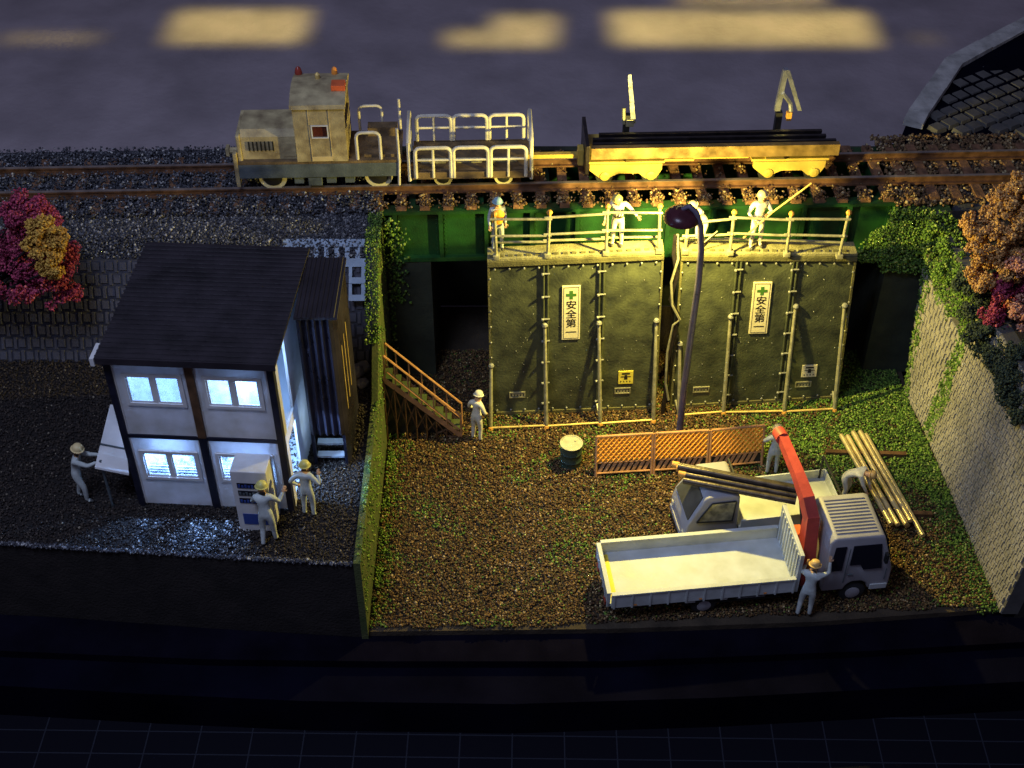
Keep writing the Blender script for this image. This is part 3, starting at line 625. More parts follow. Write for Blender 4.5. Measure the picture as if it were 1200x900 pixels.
    mb = MB(); bx(mb, pu, pv, pu + .088, pv + .085, .002, .02); sg = mb.build('notice_plate', m_, t)
    mb = MB(); bx(mb, pu + .02, pv + .064, pu + .068, pv + .074, .021, .024); bx(mb, pu + .014, pv + .046, pu + .074, pv + .051, .021, .024)
    bx(mb, pu + .036, pv + .051, pu + .052, pv + .059, .021, .024); bx(mb, pu + .034, pv + .030, pu + .054, pv + .046, .021, .024)
    for k in range(4): bx(mb, pu + .012 + k * .018, pv + .012, pu + .018 + k * .018, pv + .020, .021, .024)
    mb.build('notice_marks', 'ink', sg)
    return t
QL = [(-.50, -1.14, .06), (3.36, -.92, .06), (3.21, -.92, 4.50), (-.52, -1.14, 4.45)]
QR = [(3.68, -.90, .06), (7.66, -.56, .06), (7.42, -.72, 4.20), (3.58, -.92, 4.46)]
formwork(QL, .42, 'left tall dark steel formwork panel with a yellow notice near its foot', (.33, .65), (.425, .50, .835), None,
         [(-.33, -1.10, 4.50, -.36, 5.62), (.75, -1.05, 4.51, .77, 5.62), (1.98, -.98, 4.52, 1.96, 5.72), (3.10, -.93, 4.54, 3.04, 5.70)],
         [((-.49, -1.63), .01, .35, 0), ((.79, -1.57), .325, .60, 0), ((2.03, -1.48), .64, .60, 0), ((3.26, -1.38), .975, .60, 0)],
         [(.115, .115), (.745, .115)], (.765, .185, 'signy'))
formwork(QR, .42, 'right tall dark steel formwork panel with a cream notice near its foot', (.33, .65), (.425, .50, .835), None,
         [(3.66, -.90, 4.50, 3.66, 5.35), (4.62, -.86, 4.44, 4.60, 5.50), (5.84, -.80, 4.36, 5.80, 5.42), (6.98, -.76, 4.28, 7.0, 5.42)],
         [((3.87, -1.20), .03, .45, 0), ((4.91, -1.10), .31, .62, 0), ((6.32, -1.08), .68, .68, 0), ((7.51, -1.0), .965, .68, 0)],
         [(.13, .10), (.735, .10)], (.765, .175, 'signw'))
# hose in the gap
f = thing('cable_hose', 'pale and black hose hanging down the gap between the formwork panels', 'hose', (3.45, -1.1, 0))
MB().path([(3.42, -.95, 5.0), (3.40, -1.08, 4.6), (3.52, -1.05, 4.0), (3.42, -1.08, 3.4), (3.62, -1.12, 3.0), (3.60, -1.08, 2.4), (3.50, -1.04, 1.6), (3.52, -1.05, .9), (3.50, -1.1, .1)], .045, 8).build('black_hose', 'darkrail', f, True)
MB().path([(3.46, -.92, 5.0), (3.50, -1.12, 4.5), (3.40, -1.12, 3.9), (3.46, -1.14, 3.3), (3.66, -1.16, 2.9), (3.54, -1.1, 2.7), (3.47, -1.08, 1.9), (3.50, -1.08, 1.0), (3.60, -1.12, .5)], .028, 8).build('pale_hose', 'tube', f, True)

# ------------------------------------------------------------------ street lamp
t = thing('street_lamp', 'tall grey lamp post bending over to a round maroon shade', 'street lamp', (3.78, -2.05, 0))
LX, LY, LZ = 3.37, -1.88, 6.06
MB().path([(3.78, -2.05, 0), (3.77, -2.05, 1.6), (3.79, -2.05, 3.2), (3.82, -2.06, 4.6), (3.80, -2.05, 5.4), (3.74, -2.02, 5.95), (3.63, -1.98, 6.27), (3.49, -1.92, 6.38), (LX, LY, 6.28)], [.082, .078, .074, .070, .068, .064, .06, .056, .052], 14).build('pole', 'pole', t, True)
MB().lathe([(.10, 0), (.10, .04), (.085, .08)], (3.78, -2.05, .0), 14).build('base_collar', 'pole', t, True)
sh = MB(); n = 28; prof = [(.365, -.02), (.37, .0), (.34, .09), (.265, .165), (.16, .21), (.06, .23)]
sh.lathe(prof, (LX, LY, LZ), n); sh.f = sh.f[:-2] + [sh.f[-1]]; sh.mi = sh.mi[:-1]
so = sh.build('lamp_shade', 'shade', t, True); sm = so.modifiers.new('s', 'SOLIDIFY'); sm.thickness = .02; sm.offset = -1
MB().lathe([(.03, -.09), (.075, -.04), (.075, .04), (.03, .08)], (LX, LY, LZ + .07), 14).build('bulb', 'bulb', t, True)
f = MB(); f.path([(LX - .12, LY, LZ + .22), (LX - .1, LY, LZ + .27), (LX - .02, LY, LZ + .29)], .014, 6).path([(LX - .02, LY + .05, LZ + .22), (LX, LY, LZ + .28), (LX + .06, LY, LZ + .27)], .014, 6).build('shade_ring', 'goldy', t, True)

# ------------------------------------------------------------------ stairs
t = thing('staircase', 'short orange steel staircase down from the retaining wall to the yard', 'staircase', (-1.2, -1.7, 0))
a, b_ = V((-2.82, -2.0, 1.98)), V((-1.15, -1.9, .1)); yw = .42
for k, yy in enumerate((0, yw)):
    MB().hexa([a + V((0, yy, -.16)), b_ + V((0, yy, -.1)), b_ + V((0, yy + .03, -.1)), a + V((0, yy + .03, -.16))], [a + V((0, yy, .0)), b_ + V((0, yy, .06)), b_ + V((0, yy + .03, .06)), a + V((0, yy + .03, 0))]).build('stringer', 'stair', t)
    MB().path([a + V((.05, yy, .60)), b_ + V((0, yy, .62)), b_ + V((0, yy, .0))], .026, 6).path([a + V((.05, yy, .60)), a + V((.05, yy, 0))], .02, 6).path([a + V((.1, yy, .14)), b_ + V((-.05, yy, .2))], .024, 6).build('handrail', 'stair', t, True)
    mb = MB()
    for q in range(1, 6): p = a.lerp(b_, q / 6.2); mb.path([p + V((0, yy, 0)), p + V((0, yy, .60))], .018, 6)
    mb.build('baluster', 'stair', t, True)
MB().prism([a + V((0, .2, -.2)), b_ + V((-.1, .2, -.1)), V((-2.82, a.y + .2, .02))], (0, .03, 0)).build('understair_shade', 'dark', t)  # near-black sheet put in for the shade under the stairs
mb = MB()
for q in range(7):
    p, p2 = a.lerp(b_, q / 7.5) + V((0, 0, -.14)), a.lerp(b_, (q + 1) / 7.5) + V((0, 0, -.14)); mb.path([p, V((p.x, p.y, .02))], .022, 5).path([p, V((p2.x, p2.y, max(.02, p2.z * .4)))], .018, 5).path([V((p.x, p.y, max(.02, p.z * .35))), p2], .018, 5)
mb.build('truss', 'brown', t)
for q in range(9):
    p = a.lerp(b_, (q + .5) / 9.3); MB().box(p + V((-.09, .035, -.03)), p + V((.10, yw - .005, .0))).build('step', 'wallcap', t)

# ------------------------------------------------------------------ drum, barriers, tubes
t = thing('oil_drum', 'dark oil drum with a pale yellow lid standing alone on the yard', 'drum', (1.31, -2.72, 0))
MB().lathe([(.235, 0), (.245, .02), (.235, .05), (.235, .21), (.25, .23), (.235, .25), (.235, .43), (.25, .45), (.235, .47), (.235, .63), (.245, .655)], (1.31, -2.72, 0), 28).build('drum_body', 'drumb', t, True)
MB().lathe([(.25, 0), (.255, .02), (.225, .025), (.22, .012)], (1.31, -2.72, .656), 28).ball((1.40, -2.66, .672), .025, 6).build('lid', 'drumt', t, True)
def barrier(x0, x1, y0, y1, label, shadowed=False):
    t = thing('site_barrier', label, 'barrier', ((x0 + x1) / 2, (y0 + y1) / 2, 0), group='orange mesh barriers in a row')
    A, B = V((x0, y0, 0)), V((x1, y1, 0)); d = (B - A).normalized(); L = (B - A).length; tilt = V((0, .34, 0)); H1 = .98
    def P(s, z, o=0): return A + d * s + V((0, 0, z)) + tilt * (z / H1) + V((d.y, -d.x, 0)) * o
    mb = MB()
    for s in (.02, L - .02): mb.path([P(s, 0), P(s, H1)], .03, 8)
    mb.path([P(.02, H1), P(L - .02, H1)], .032, 8); mb.path([P(.02, .38), P(L - .02, .38)], .02, 6); mb.path([P(.02, .14), P(L - .02, .14)], .02, 6)
    mb.build('barrier_frame', 'stair', t, True)
    mb = MB(); s_ = .115; nx = int(L / s_)
    for k in range(-9, nx + 1):
        for sg in (1, -1):
            p0 = .04 + k * s_ if sg == 1 else .04 + (k + 5.3) * s_; h0, h1 = .40, .96
            p1 = p0 + sg * (h1 - h0) * .9; lo, hi = .04, L - .04
            q0, q1, z0, z1 = p0, p1, h0, h1
            def clip(q0, z0, q1, z1):
                if q0 < lo: z0 += (lo - q0) / (q1 - q0) * (z1 - z0); q0 = lo
                if q0 > hi: z0 += (hi - q0) / (q1 - q0) * (z1 - z0); q0 = hi
                return q0, z0
            if max(q0, q1) <= lo or min(q0, q1) >= hi: continue
            a_ = clip(q0, z0, q1, z1); c_ = clip(q1, z1, q0, z0)
            mb.path([P(a_[0], a_[1], .004 * sg), P(c_[0], c_[1], .004 * sg)], .029, 4, cap=False)
    mb.build('mesh_panel', 'mesh', t)
    mb = MB(); k = 0; s = .06
    while s < L - .2:
        mb.hexa([P(s, .16), P(s + .07, .16), P(s + .07, .16, -.02), P(s, .16, -.02)], [P(s + .11, .36), P(s + .18, .36), P(s + .18, .36, -.02), P(s + .11, .36, -.02)]); s += .125
    mb.build('striped_board', 'stair', t)
    MB().hexa([P(.05, .15, -.03), P(L - .05, .15, -.03), P(L - .05, .15, -.045), P(.05, .15, -.045)], [P(.05, .37, -.03), P(L - .05, .37, -.03), P(L - .05, .37, -.045), P(.05, .37, -.045)]).build('backing_board', 'dark', t)
    for s in (.06, L - .06): MB().path([P(s, .0) + V((0, -.16, .03)), P(s, .0) + V((0, .3, .03))], .028, 6).build('barrier_foot', 'rust', t)
barrier(1.83, 3.10, -3.19, -3.08, 'leftmost orange mesh barrier, nearest the oil drum')
barrier(3.12, 4.34, -3.08, -2.98, 'middle orange mesh barrier standing under the lamp post')
barrier(4.36, 5.58, -2.98, -2.82, 'rightmost orange mesh barrier beside the tip of the red crane')
TB = 'golden scaffold tubes stacked at the right of the yard'
lab = ['leftmost golden scaffold tube of the stack', 'second golden tube from the left in the stack', 'third golden tube from the left in the stack', 'fourth golden tube from the left in the stack', 'fifth golden tube from the left, lying on top', 'rightmost golden tube, sticking out furthest towards the camera']
tb = [((7.46, -2.0), (8.02, -4.72), .22), ((7.60, -2.02), (8.16, -4.74), .22), ((7.72, -1.98), (8.30, -4.80), .30), ((7.80, -2.0), (8.36, -4.76), .20), ((7.88, -1.96), (8.42, -4.70), .30), ((8.02, -1.98), (8.62, -5.05), .22)]
for l, (p, q, z) in zip(lab, tb):
    f = thing('scaffold_tube', l, 'scaffold tube', (p[0], p[1], z), group=TB)
    MB().path([(*p, z), (*q, z)], .055, 12).build('tube_body', 'gold', f, True)
    MB().lathe([(.058, 0), (.062, .02), (.058, .10)], (0, 0, 0), 12, 'y').build('tube_end', 'knob', f, True).location = (0, -.06, 0)
for (p, q, l) in (((7.05, -2.42), (8.85, -2.50), 'rear dark timber bearer under the golden tubes'), ((7.85, -4.25), (9.0, -4.33), 'front dark timber bearer under the golden tubes')):
    setp(MB().path([(*p, .09), (*q, .09)], .075, 4).build('timber_bearer', 'brown'), l, 'timber', 'timber bearers under the scaffold tubes')

# ------------------------------------------------------------------ trucks
def wheel(par, x, y, r=.27, w=.16):
    o = MB().lathe([(r * .8, -w / 2), (r, -w * .35), (r, w * .35), (r * .8, w / 2)], (x, y, r), 24, 'y').build('wheel', 'tyre', par, True)
    s = -1 if y < .6 else 1
    MB().lathe([(r * .55, -.01), (r * .55, .01), (r * .25, .03)] if s == 1 else [(r * .25, -.03), (r * .55, -.01), (r * .55, .01)], (x, y + s * w * .5, r), 16, 'y').build('rim', 'cab', o, True)
t = thing('crane_truck', 'grey cab flatbed truck with an empty white bed and a red crane', 'truck', (1.88, -7.20, 0), R(6.5), local=True)
W_ = 1.32; L_ = 3.78
bed = MB(); bed.box((0, 0, .55), (L_, W_, .62)); bo = bed.build('bed_floor', 'truck', t)
def side(nm, p0, p1, z0, z1, th, ribs, out):
    p0, p1 = V(p0), V(p1); d = (p1 - p0).normalized(); o = V(out) * th; L = (p1 - p0).length
    g = MB(); g.hexa([p0 + V((0, 0, z0)), p1 + V((0, 0, z0)), p1 + o + V((0, 0, z0)), p0 + o + V((0, 0, z0))], [p0 + V((0, 0, z1)), p1 + V((0, 0, z1)), p1 + o + V((0, 0, z1)), p0 + o + V((0, 0, z1))])
    g.hexa([p0 - o * .3 + V((0, 0, z1 + .002)), p1 - o * .3 + V((0, 0, z1 + .002)), p1 + o * 1.4 + V((0, 0, z1 + .002)), p0 + o * 1.4 + V((0, 0, z1 + .002))], [p0 - o * .3 + V((0, 0, z1 + .04)), p1 - o * .3 + V((0, 0, z1 + .04)), p1 + o * 1.4 + V((0, 0, z1 + .04)), p0 + o * 1.4 + V((0, 0, z1 + .04))])
    for k in range(ribs + 1):
        a_ = p0 + d * (.03 + (L - .07) * k / ribs); g.hexa([a_ + o + V((0, 0, z0 - .02)), a_ + d * .035 + o + V((0, 0, z0 - .02)), a_ + d * .035 + o * 1.35 + V((0, 0, z0 - .02)), a_ + o * 1.35 + V((0, 0, z0 - .02))], [a_ + o + V((0, 0, z1)), a_ + d * .035 + o + V((0, 0, z1)), a_ + d * .035 + o * 1.35 + V((0, 0, z1)), a_ + o * 1.35 + V((0, 0, z1))])
    return g.build(nm, 'truck', t)
side('bed_side', (.06, .0, 0), (L_ - .06, .0, 0), .54, .90, .05, 10, (0, -1, 0))
side('bed_side', (.06, W_, 0), (L_ - .06, W_, 0), .54, .90, .05, 10, (0, 1, 0))
side('tailgate', (0.04, W_, 0), (0.04, 0, 0), .54, .90, .05, 5, (-1, 0, 0))
g = MB(); g.box((L_ - .05, -.03, .50), (L_ + .03, W_ + .03, 1.58), ch=.012)
for k in range(9): g.box((L_ - .075, .06 + k * .14, .70), (L_ - .052, .11 + k * .14, 1.52))
g.build('headboard', 'truck', t)
MB().box((.09, .06, .622), (.20, W_ - .06, .63)).build('bed_strip', 'signy', t)
MB().box((.3, .28, .40), (4.6, .42, .53)).box((.3, W_ - .42, .40), (4.6, W_ - .28, .53)).box((1.5, .02, .33), (3.5, .06, .36)).box((1.5, .02, .43), (3.5, .06, .46)).build('chassis', 'dark', t)
g = MB(); g.box((1.55, -.02, .44), (1.75, .10, .535), ch=.01).box((2.25, -.02, .44), (2.4, .10, .535), ch=.01).build('mudguard', 'truck', t)
for k in range(3): MB().box((.5 + k * 1.3, -.072, .585), (.56 + k * 1.3, -.066, .62)).build('marker_lamp', 'orlamp', t)
for y in (.15, W_ - .33): MB().box((-.035, y, .42), (-.01, y + .18, .50)).build('tail_lamp', 'redlamp', t)
MB().lathe([(.10, -.3), (.12, -.28), (.12, .28), (.10, .3)], (2.9, .16, .38), 14, 'x').build('fuel_tank', 'steel', t, True)
wheel(t, 1.95, .14, .26, .22); wheel(t, 1.95, W_ - .14, .26, .22); wheel(t, 4.98, .10); wheel(t, 4.98, W_ - .10)
# cab: extruded side profile with separate glass
def cab_body(par, prof, y0, y1, m, taper, n_ins=.0):
    bm = bmesh.new(); vs = []
    for (y, ins) in ((y0, 0), (y1, 0)):
        vs.append([bm.verts.new((x, y + (taper * max(0, (z - .95)) if y == y0 else -taper * max(0, (z - .95))), z)) for x, z in prof])
    bm.faces.new(vs[0]); bm.faces.new(vs[1][::-1]); n = len(prof)
    for i in range(n): bm.faces.new((vs[0][i], vs[0][(i + 1) % n], vs[1][(i + 1) % n], vs[1][i]))
    bmesh.ops.recalc_face_normals(bm, faces=bm.faces[:])
    bmesh.ops.bevel(bm, geom=bm.edges[:], offset=.05, segments=3, affect='EDGES', profile=.5, clamp_overlap=True)
    me = bpy.data.meshes.new('cab'); bm.to_mesh(me); bm.free(); me.materials.append(M[m]); me.polygons.foreach_set('use_smooth', [True] * len(me.polygons)); me.set_sharp_from_angle(angle=R(50))
    o = bpy.data.objects.new('cab', me); COL.objects.link(o); o.parent = par; return o
c0 = 4.30
prof = [(c0, .42), (c0 + .45, .42), (c0 + .5, .56), (c0 + .6, .64), (c0 + .78, .64), (c0 + .9, .56), (c0 + .95, .40), (c0 + 1.34, .36), (c0 + 1.38, .45), (c0 + 1.37, .95), (c0 + 1.12, 1.80), (c0 + 1.02, 1.86), (c0 + .12, 1.86), (c0 + .02, 1.76), (c0, 1.3)]
tp = .10
cb = cab_body(t, prof, -.02, W_ + .02, 'cab', tp)
yy = lambda z: -.02 + tp * max(0, z - .95) - .008
def sidewin(nm, pts, par, s=1, dz=0, m='window'):
    vs = []
    for (x, z) in pts:
        y = yy(z); y = y if s == 1 else W_ - y
        vs.append(V((x, y, z)))
    MB().prism(vs, (0, .016 * s, 0)).build(nm, m, par)
for s in (1, -1):
    sidewin('side_window', [(c0 + .08, 1.02), (c0 + .33, 1.02), (c0 + .36, 1.64), (c0 + .14, 1.64)], cb, s)
    sidewin('side_window', [(c0 + .48, 1.14), (c0 + .70, 1.14), (c0 + .76, 1.0), (c0 + 1.14, 1.0), (c0 + 1.06, 1.64), (c0 + .50, 1.64)], cb, s)
MB().prism([V((c0 + 1.375, .12, 1.02)), V((c0 + 1.375, W_ - .12, 1.02)), V((c0 + 1.19, W_ - .2, 1.70)), V((c0 + 1.19, .2, 1.70))], (.012, 0, 0)).build('windscreen', 'window', cb)
MB().box((c0 + 1.384, .1, .5), (c0 + 1.40, W_ - .1, .62)).build('bumper', 'dark', cb)
MB().box((c0 + .98, -.045, .40), (c0 + 1.33, -.021, .54), ch=.008).build('door_step', 'truck', cb)
MB().box((c0 + .40, -.031, .66), (c0 + .415, -.021, 1.66)).box((c0 + 1.24, -.031, .66), (c0 + 1.255, -.021, 1.0)).box((c0 + .46, -.04, .88), (c0 + .56, -.021, .91)).build('door_gap', 'locog', cb)
mb = MB()
for k in range(11): mb.box((c0 + .16, .20 + k * .088, 1.862), (c0 + .98, .232 + k * .088, 1.885))
mb.build('roof_rib', 'cab', cb)
for y in (.12, W_ - .34): MB().box((c0 + 1.40, y, .50), (c0 + 1.415, y + .22, .62)).build('headlight', 'signw', cb)
MB().box((c0 + 1.12, -.14, 1.25), (c0 + 1.18, -.04, 1.5), ch=.01).build('mirror', 'dark', cb)
# crane on the truck
cx, cy = L_ + .27, .62
co = MB().box((cx - .17, cy - .55, .54), (cx + .17, cy + .55, .74), ch=.02).lathe([(.17, 0), (.17, .3), (.13, .34)], (cx, cy, .74), 16).build('crane_base', 'crane', t, True)
MB().box((cx - .18, cy + .15, .98), (cx + .06, cy + .42, 1.3), ch=.02).build('control_box', 'redbox', co)
MB().hexa([(cx - .13, cy - .34, .9), (cx + .15, cy - .34, .9), (cx + .15, cy + .06, .9), (cx - .13, cy + .06, .9)], [(cx - .11, cy - .12, 2.05), (cx + .13, cy - .12, 2.05), (cx + .13, cy + .14, 2.05), (cx - .11, cy + .14, 2.05)]).build('crane_column', 'crane', t)
bo_ = MB().path([(cx + .0, cy - .02, 1.95), (cx - .05, cy + .25, 2.22), (cx - .10, cy + .75, 2.36), (cx - .17, cy + 1.75, 2.46)], [.17, .17, .145, .13], 4).build('crane_boom', 'crane', t)
MB().path([(cx - .17, cy + 1.70, 2.46), (cx - .19, cy + 1.95, 2.42)], .14, 12).build('boom_head', 'crane', bo_, True)
MB().path([(cx - .02, cy + .0, 1.2), (cx - .06, cy + .7, 2.2)], .05, 8).build('lift_cylinder', 'darkrail', bo_, True)

# small truck behind
t = thing('small_truck', 'small white pickup truck with tubes over its yellow lit bed', 'truck', (6.72, -3.66, 0), R(180 + 8.6), local=True)
Wk = 1.14; LK = 3.36
prof = [(LK, .22), (LK, .55), (LK - .06, .80), (LK - .38, 1.42), (LK - .46, 1.47), (LK - 1.05, 1.47), (LK - 1.12, 1.40), (LK - 1.14, .3), (LK - .92, .22), (LK - .85, .42), (LK - .6, .50), (LK - .35, .42), (LK - .3, .22)]
cb = cab_body(t, prof, .0, Wk, 'cab', .12)
yk = lambda z: .12 * max(0, z - .95) - .008
for s in (1, -1):
    pts = [(LK - .22, .86), (LK - .98, .80), (LK - 1.03, 1.32), (LK - .52, 1.32)]
    vs = [V((x, yk(z) if s == 1 else Wk - yk(z), z)) for x, z in pts]; MB().prism(vs, (0, .012 * s, 0)).build('side_window', 'litpane' if s == -1 else 'window', cb)
    loop = [V((x, (yk(z) - .006) if s == 1 else Wk - yk(z) + .006, z)) for x, z in pts]
    g = MB()
    for q in range(4): g.path([loop[q], loop[(q + 1) % 4]], .016, 4)
    g.build('window_seal', 'dark', cb)
MB().prism([V((LK - .075, .10, .84)), V((LK - .075, Wk - .10, .84)), V((LK - .36, Wk - .17, 1.38)), V((LK - .36, .17, 1.38))], (.022, 0, .010)).build('windscreen', 'greypane', cb)
for y in (.14, Wk - .14): MB().lathe([(.07, 0), (.07, .015), (.03, .02)], (LK - .005, y, .45), 12, 'x').build('headlight', 'signw', cb)
MB().box((LK - .02, .06, .22), (LK + .03, Wk - .06, .34), ch=.01).build('bumper', 'cab', cb)
MB().box((0, 0, .50), (LK - 1.16, Wk, .55)).build('bed_floor', 'truck', t)
MB().box((0.0, -.03, .46), (LK - 1.18, .0, .78)).build('bed_side', 'truck', t); MB().box((0, Wk, .46), (LK - 1.18, Wk + .03, .78)).build('bed_side', 'truck', t)
MB().box((-.03, -.03, .46), (-.001, Wk + .03, .78), ch=.008).build('tailgate', 'truck', t)
for y in (.08, Wk - .08): wheel(t, .55, y if y > .6 else .08, .2, .12); wheel(t, LK - .6, y, .2, .12)
MB().path([(LK - 1.12, -.0 + .08, 1.50), (LK - 1.12, Wk - .08, 1.50)], .03, 6).build('load_rack', 'dark', t)
MB().path([(.1, .0, .55), (.1, .0, 1.2), (.1, Wk, 1.2), (.1, Wk, .55)], .025, 6).build('load_rack', 'dark', t)
PB = 'dark pipes lying over the cab of the small truck'
ll = ['rearmost dark pipe over the small truck cab, with an orange end', 'second dark pipe from the back over the small truck', 'middle dark pipe on top of the bundle over the small truck', 'fourth dark pipe over the small truck, catching the light', 'nearest dark pipe over the small truck, above its windscreen']
for k, (l, (p, q)) in enumerate(zip(ll, [((3.34, -4.34, 1.62), (5.74, -5.0, 1.62)), ((3.42, -4.46, 1.62), (5.76, -5.10, 1.62)), ((3.40, -4.52, 1.74), (5.72, -5.17, 1.74)), ((3.44, -4.64, 1.65), (5.74, -5.27, 1.65)), ((3.50, -4.78, 1.60), (5.7, -5.40, 1.62))])):
    f = thing('steel_pipe', l, 'pipe', p, group=PB)
    MB().path([p, q], .068, 12).build('pipe_body', 'pipe', f, True)
    if k in (0, 1, 3): d = (V(q) - V(p)).normalized(); MB().path([V(p) - d * .03, V(p) + d * .12], .074, 12).build('pipe_cap', 'knob', f, True)

# ------------------------------------------------------------------ site office
t = thing('site_office', 'two storey white unit site office with black frame and dark ribbed roof', 'building', (-7.30, -5.88, 2.03), R(-3.4), local=True)
Wb, Db, Hb = 3.07, 3.30, 3.86
wl = .05
def wall_panel(u0, u1, z0, z1, wu0, wu1, wz0, wz1, nm='front_panel'):
    g = MB(); y0, y1 = .02, .02 + wl
    g.box((u0, y0, z0), (wu0, y1, z1)).box((wu1, y0, z0), (u1, y1, z1)).box((wu0, y0, z0), (wu1, y1, wz0)).box((wu0, y0, wz1), (wu1, y1, z1))
    g.box((u0, y0 - .012, z0), (u0 + .03, y0 - .001, z1)).box((u1 - .03, y0 - .012, z0), (u1, y0 - .001, z1))
    g.build(nm, 'wpanel', t)
    fr = MB(); e = .045
    fr.box((wu0 - .02, -.015, wz0 - .02), (wu1 + .02, .085, wz0 + e)).box((wu0 - .02, -.015, wz1 - e), (wu1 + .02, .085, wz1 + .02)).box((wu0 - .02, -.015, wz0 + e + .001), (wu0 + e, .085, wz1 - e - .001)).box((wu1 - e, -.015, wz0 + e + .001), (wu1 + .02, .085, wz1 - e - .001))
    um = (wu0 + wu1) / 2; fr.box((um - .035, .0, wz0 + e + .001), (um + .035, .06, wz1 - e - .001))
    fo = fr.build('window_frame', 'white', t)
    for (a_, b2) in ((wu0 + e, um - .035), (um + .035, wu1 - e)):
        g = MB(); g.box((a_ + .03, .025, wz0 + e + .002), (b2 - .03, .032, wz1 - e - .002)); g.build('pane', 'pane' if z0 > 1 else 'panelow', fo)
        g = MB(); g.box((a_, .012, wz0 + e + .001), (a_ + .03, .045, wz1 - e - .001)).box((b2 - .03, .012, wz0 + e + .001), (b2, .045, wz1 - e - .001)).box((a_ + .031, .012, wz0 + e + .001), (b2 - .031, .045, wz0 + e + .035)); g.build('sash', 'white', fo)
        if z0 < 1:
            g = MB()
            for q in range(3): g.box((a_ + .04, .06, wz0 + e + .05 + q * .075), (b2 - .04, .075, wz0 + e + .09 + q * .075))
            g.build('slat', 'inner', fo)
for (u0, u1, w0, w1) in ((.13, 1.46, .30, 1.36), (1.62, 2.94, 1.76, 2.80)):
    wall_panel(u0, u1, 1.93, 3.74, w0, w1, 2.70, 3.42)
    wall_panel(u0, u1, .06, 1.83, w0 - .03, w1, .78, 1.50)
g = MB(); g.box((0, -.02, 0), (.125, .12, Hb)).box((2.945, -.02, 0), (Wb, .12, Hb)); g.box((0, -.03, Hb - .11), (Wb, .0, Hb + .01)); g.box((.126, .0, 1.84), (2.944, .05, 1.92)); g.build('frame', 'black', t)
MB().box((1.465, -.035, 1.93), (1.615, .06, Hb - .115)).build('frame_post', 'brown', t)
MB().box((1.465, -.025, 0), (1.615, .06, 1.925)).build('frame_post', 'black', t)
# back and sides, with doorways upstairs and down on the right, one at ground level on the left
MB().box((.0, Db - .06, 0), (Wb, Db, Hb)).build('back_wall', 'wpanel', t)
MB().box((.0, .13, 0), (.05, Db - .07, Hb)).build('side_wall', 'wpanel', t)
MB().box((-.025, .55, .05), (-.002, 1.15, 1.62), ch=.008).build('side_door', 'white', t)
g = MB()
for (z0, z1) in ((0, 1.88), (1.90, Hb)):
    d0, d1 = .30, .95
    g.box((Wb - .05, .13, z0), (Wb, d0, z1)).box((Wb - .05, d1, z0), (Wb, Db - .07, z1)).box((Wb - .05, d0, z1 - .28), (Wb, d1, z1))
g.build('side_wall', 'wpanel', t)
for z in (0, 1.865): MB().box((.06, .13, z), (Wb - .06, Db - .07, z + .03)).build('floor', 'inner', t)
g = MB(); g.box((.06, Db - .09, .05), (Wb - .06, Db - .065, 1.85)).box((.06, Db - .09, 1.91), (Wb - .06, Db - .065, Hb)).build('inner_wall', 'inner', t)
g = MB(); g.box((-.04, -.16, Hb + .012), (Wb + .10, Db + .04, Hb + .07)).box((-.04, -.19, Hb - .06), (Wb + .10, -.161, Hb + .08))
for k in range(26): g.path([(-.05, -.12 + k * .134, Hb + .078), (Wb + .11, -.12 + k * .134, Hb + .078)], .024, 6)
g.build('roof', 'roof', t)
MB().box((-.13, -.20, Hb - .10), (-.055, .24, Hb + .07)).build('gutter_end', 'white', t)
irb = (Matrix.Translation((-7.30, -5.88, 2.03)) @ Matrix.Rotation(R(-3.4), 4, 'Z')).inverted()
def W2(px, py, y):      # a point on the plane y, used once to lay out positions at their real depth
    F_, TH, D_ = 1580., R(41.5), 32.2; c, s = math.cos(TH), math.sin(TH); a, b_ = (px - 600) / F_, (450 - py) / F_
    r = (a, c + b_ * s, -s + b_ * c); k = (y + D_ * c) / r[1]; return (r[0] * k, y, D_ * s + r[2] * k)
q_ = [irb @ V(W2(*p)) for p in ((111, 547, -6.05), (151, 555, -6.0), (143, 476, -4.9), (129, 474, -4.95))]
aw = MB(); aw.hexa([p - V((0, .01, .04)) for p in q_], q_)
ao = aw.build('awning', 'white', t)
MB().path([q_[0].lerp(q_[3], .36) + V((0, -.005, .01)), q_[1].lerp(q_[2], .36) + V((0, -.005, .01))], .02, 6).build('awning_seam', 'locog', ao)
MB().box((q_[0].x + .06, q_[0].y + .1, .0), (q_[0].x + .10, q_[0].y + .14, q_[0].z + .05)).build('awning_post', 'locog', t)

# annex stair tower clad in black corrugated sheet
t = thing('stair_tower', 'narrow black corrugated stair enclosure against the right side of the office', 'stair tower', (-3.98, -4.78, 2.03))
g = MB(); x0, x1, y0, y1, z0, z1 = -3.98, -3.30, -4.78, -3.05, 2.03, 5.86
def corr(pa, pb, za, zb, nr, depth, m, nm):
    pa, pb = V((*pa, 0)), V((*pb, 0)); d = pb - pa; nn = V((d.y, -d.x, 0)).normalized(); g = MB(); N = nr * 6
    vs = []; fs = []
    for i in range(N + 1):
        o = nn * depth * (.5 - .5 * math.cos(2 * PI * i / 6)); p = pa + d * i / N
        vs += [p + o + V((0, 0, za)), p + o + V((0, 0, zb)), p + o - nn * .02 + V((0, 0, za)), p + o - nn * .02 + V((0, 0, zb))]
    for i in range(N): q = i * 4; fs += [(q, q + 4, q + 5, q + 1), (q + 2, q + 3, q + 7, q + 6), (q + 1, q + 5, q + 7, q + 3), (q, q + 2, q + 6, q + 4)]
    g.add(vs, fs); return g.build(nm, m, t, True)
corr((x0, y0), (x1, y0), 2.92, z1, 5, .07, 'tin', 'front_sheet')
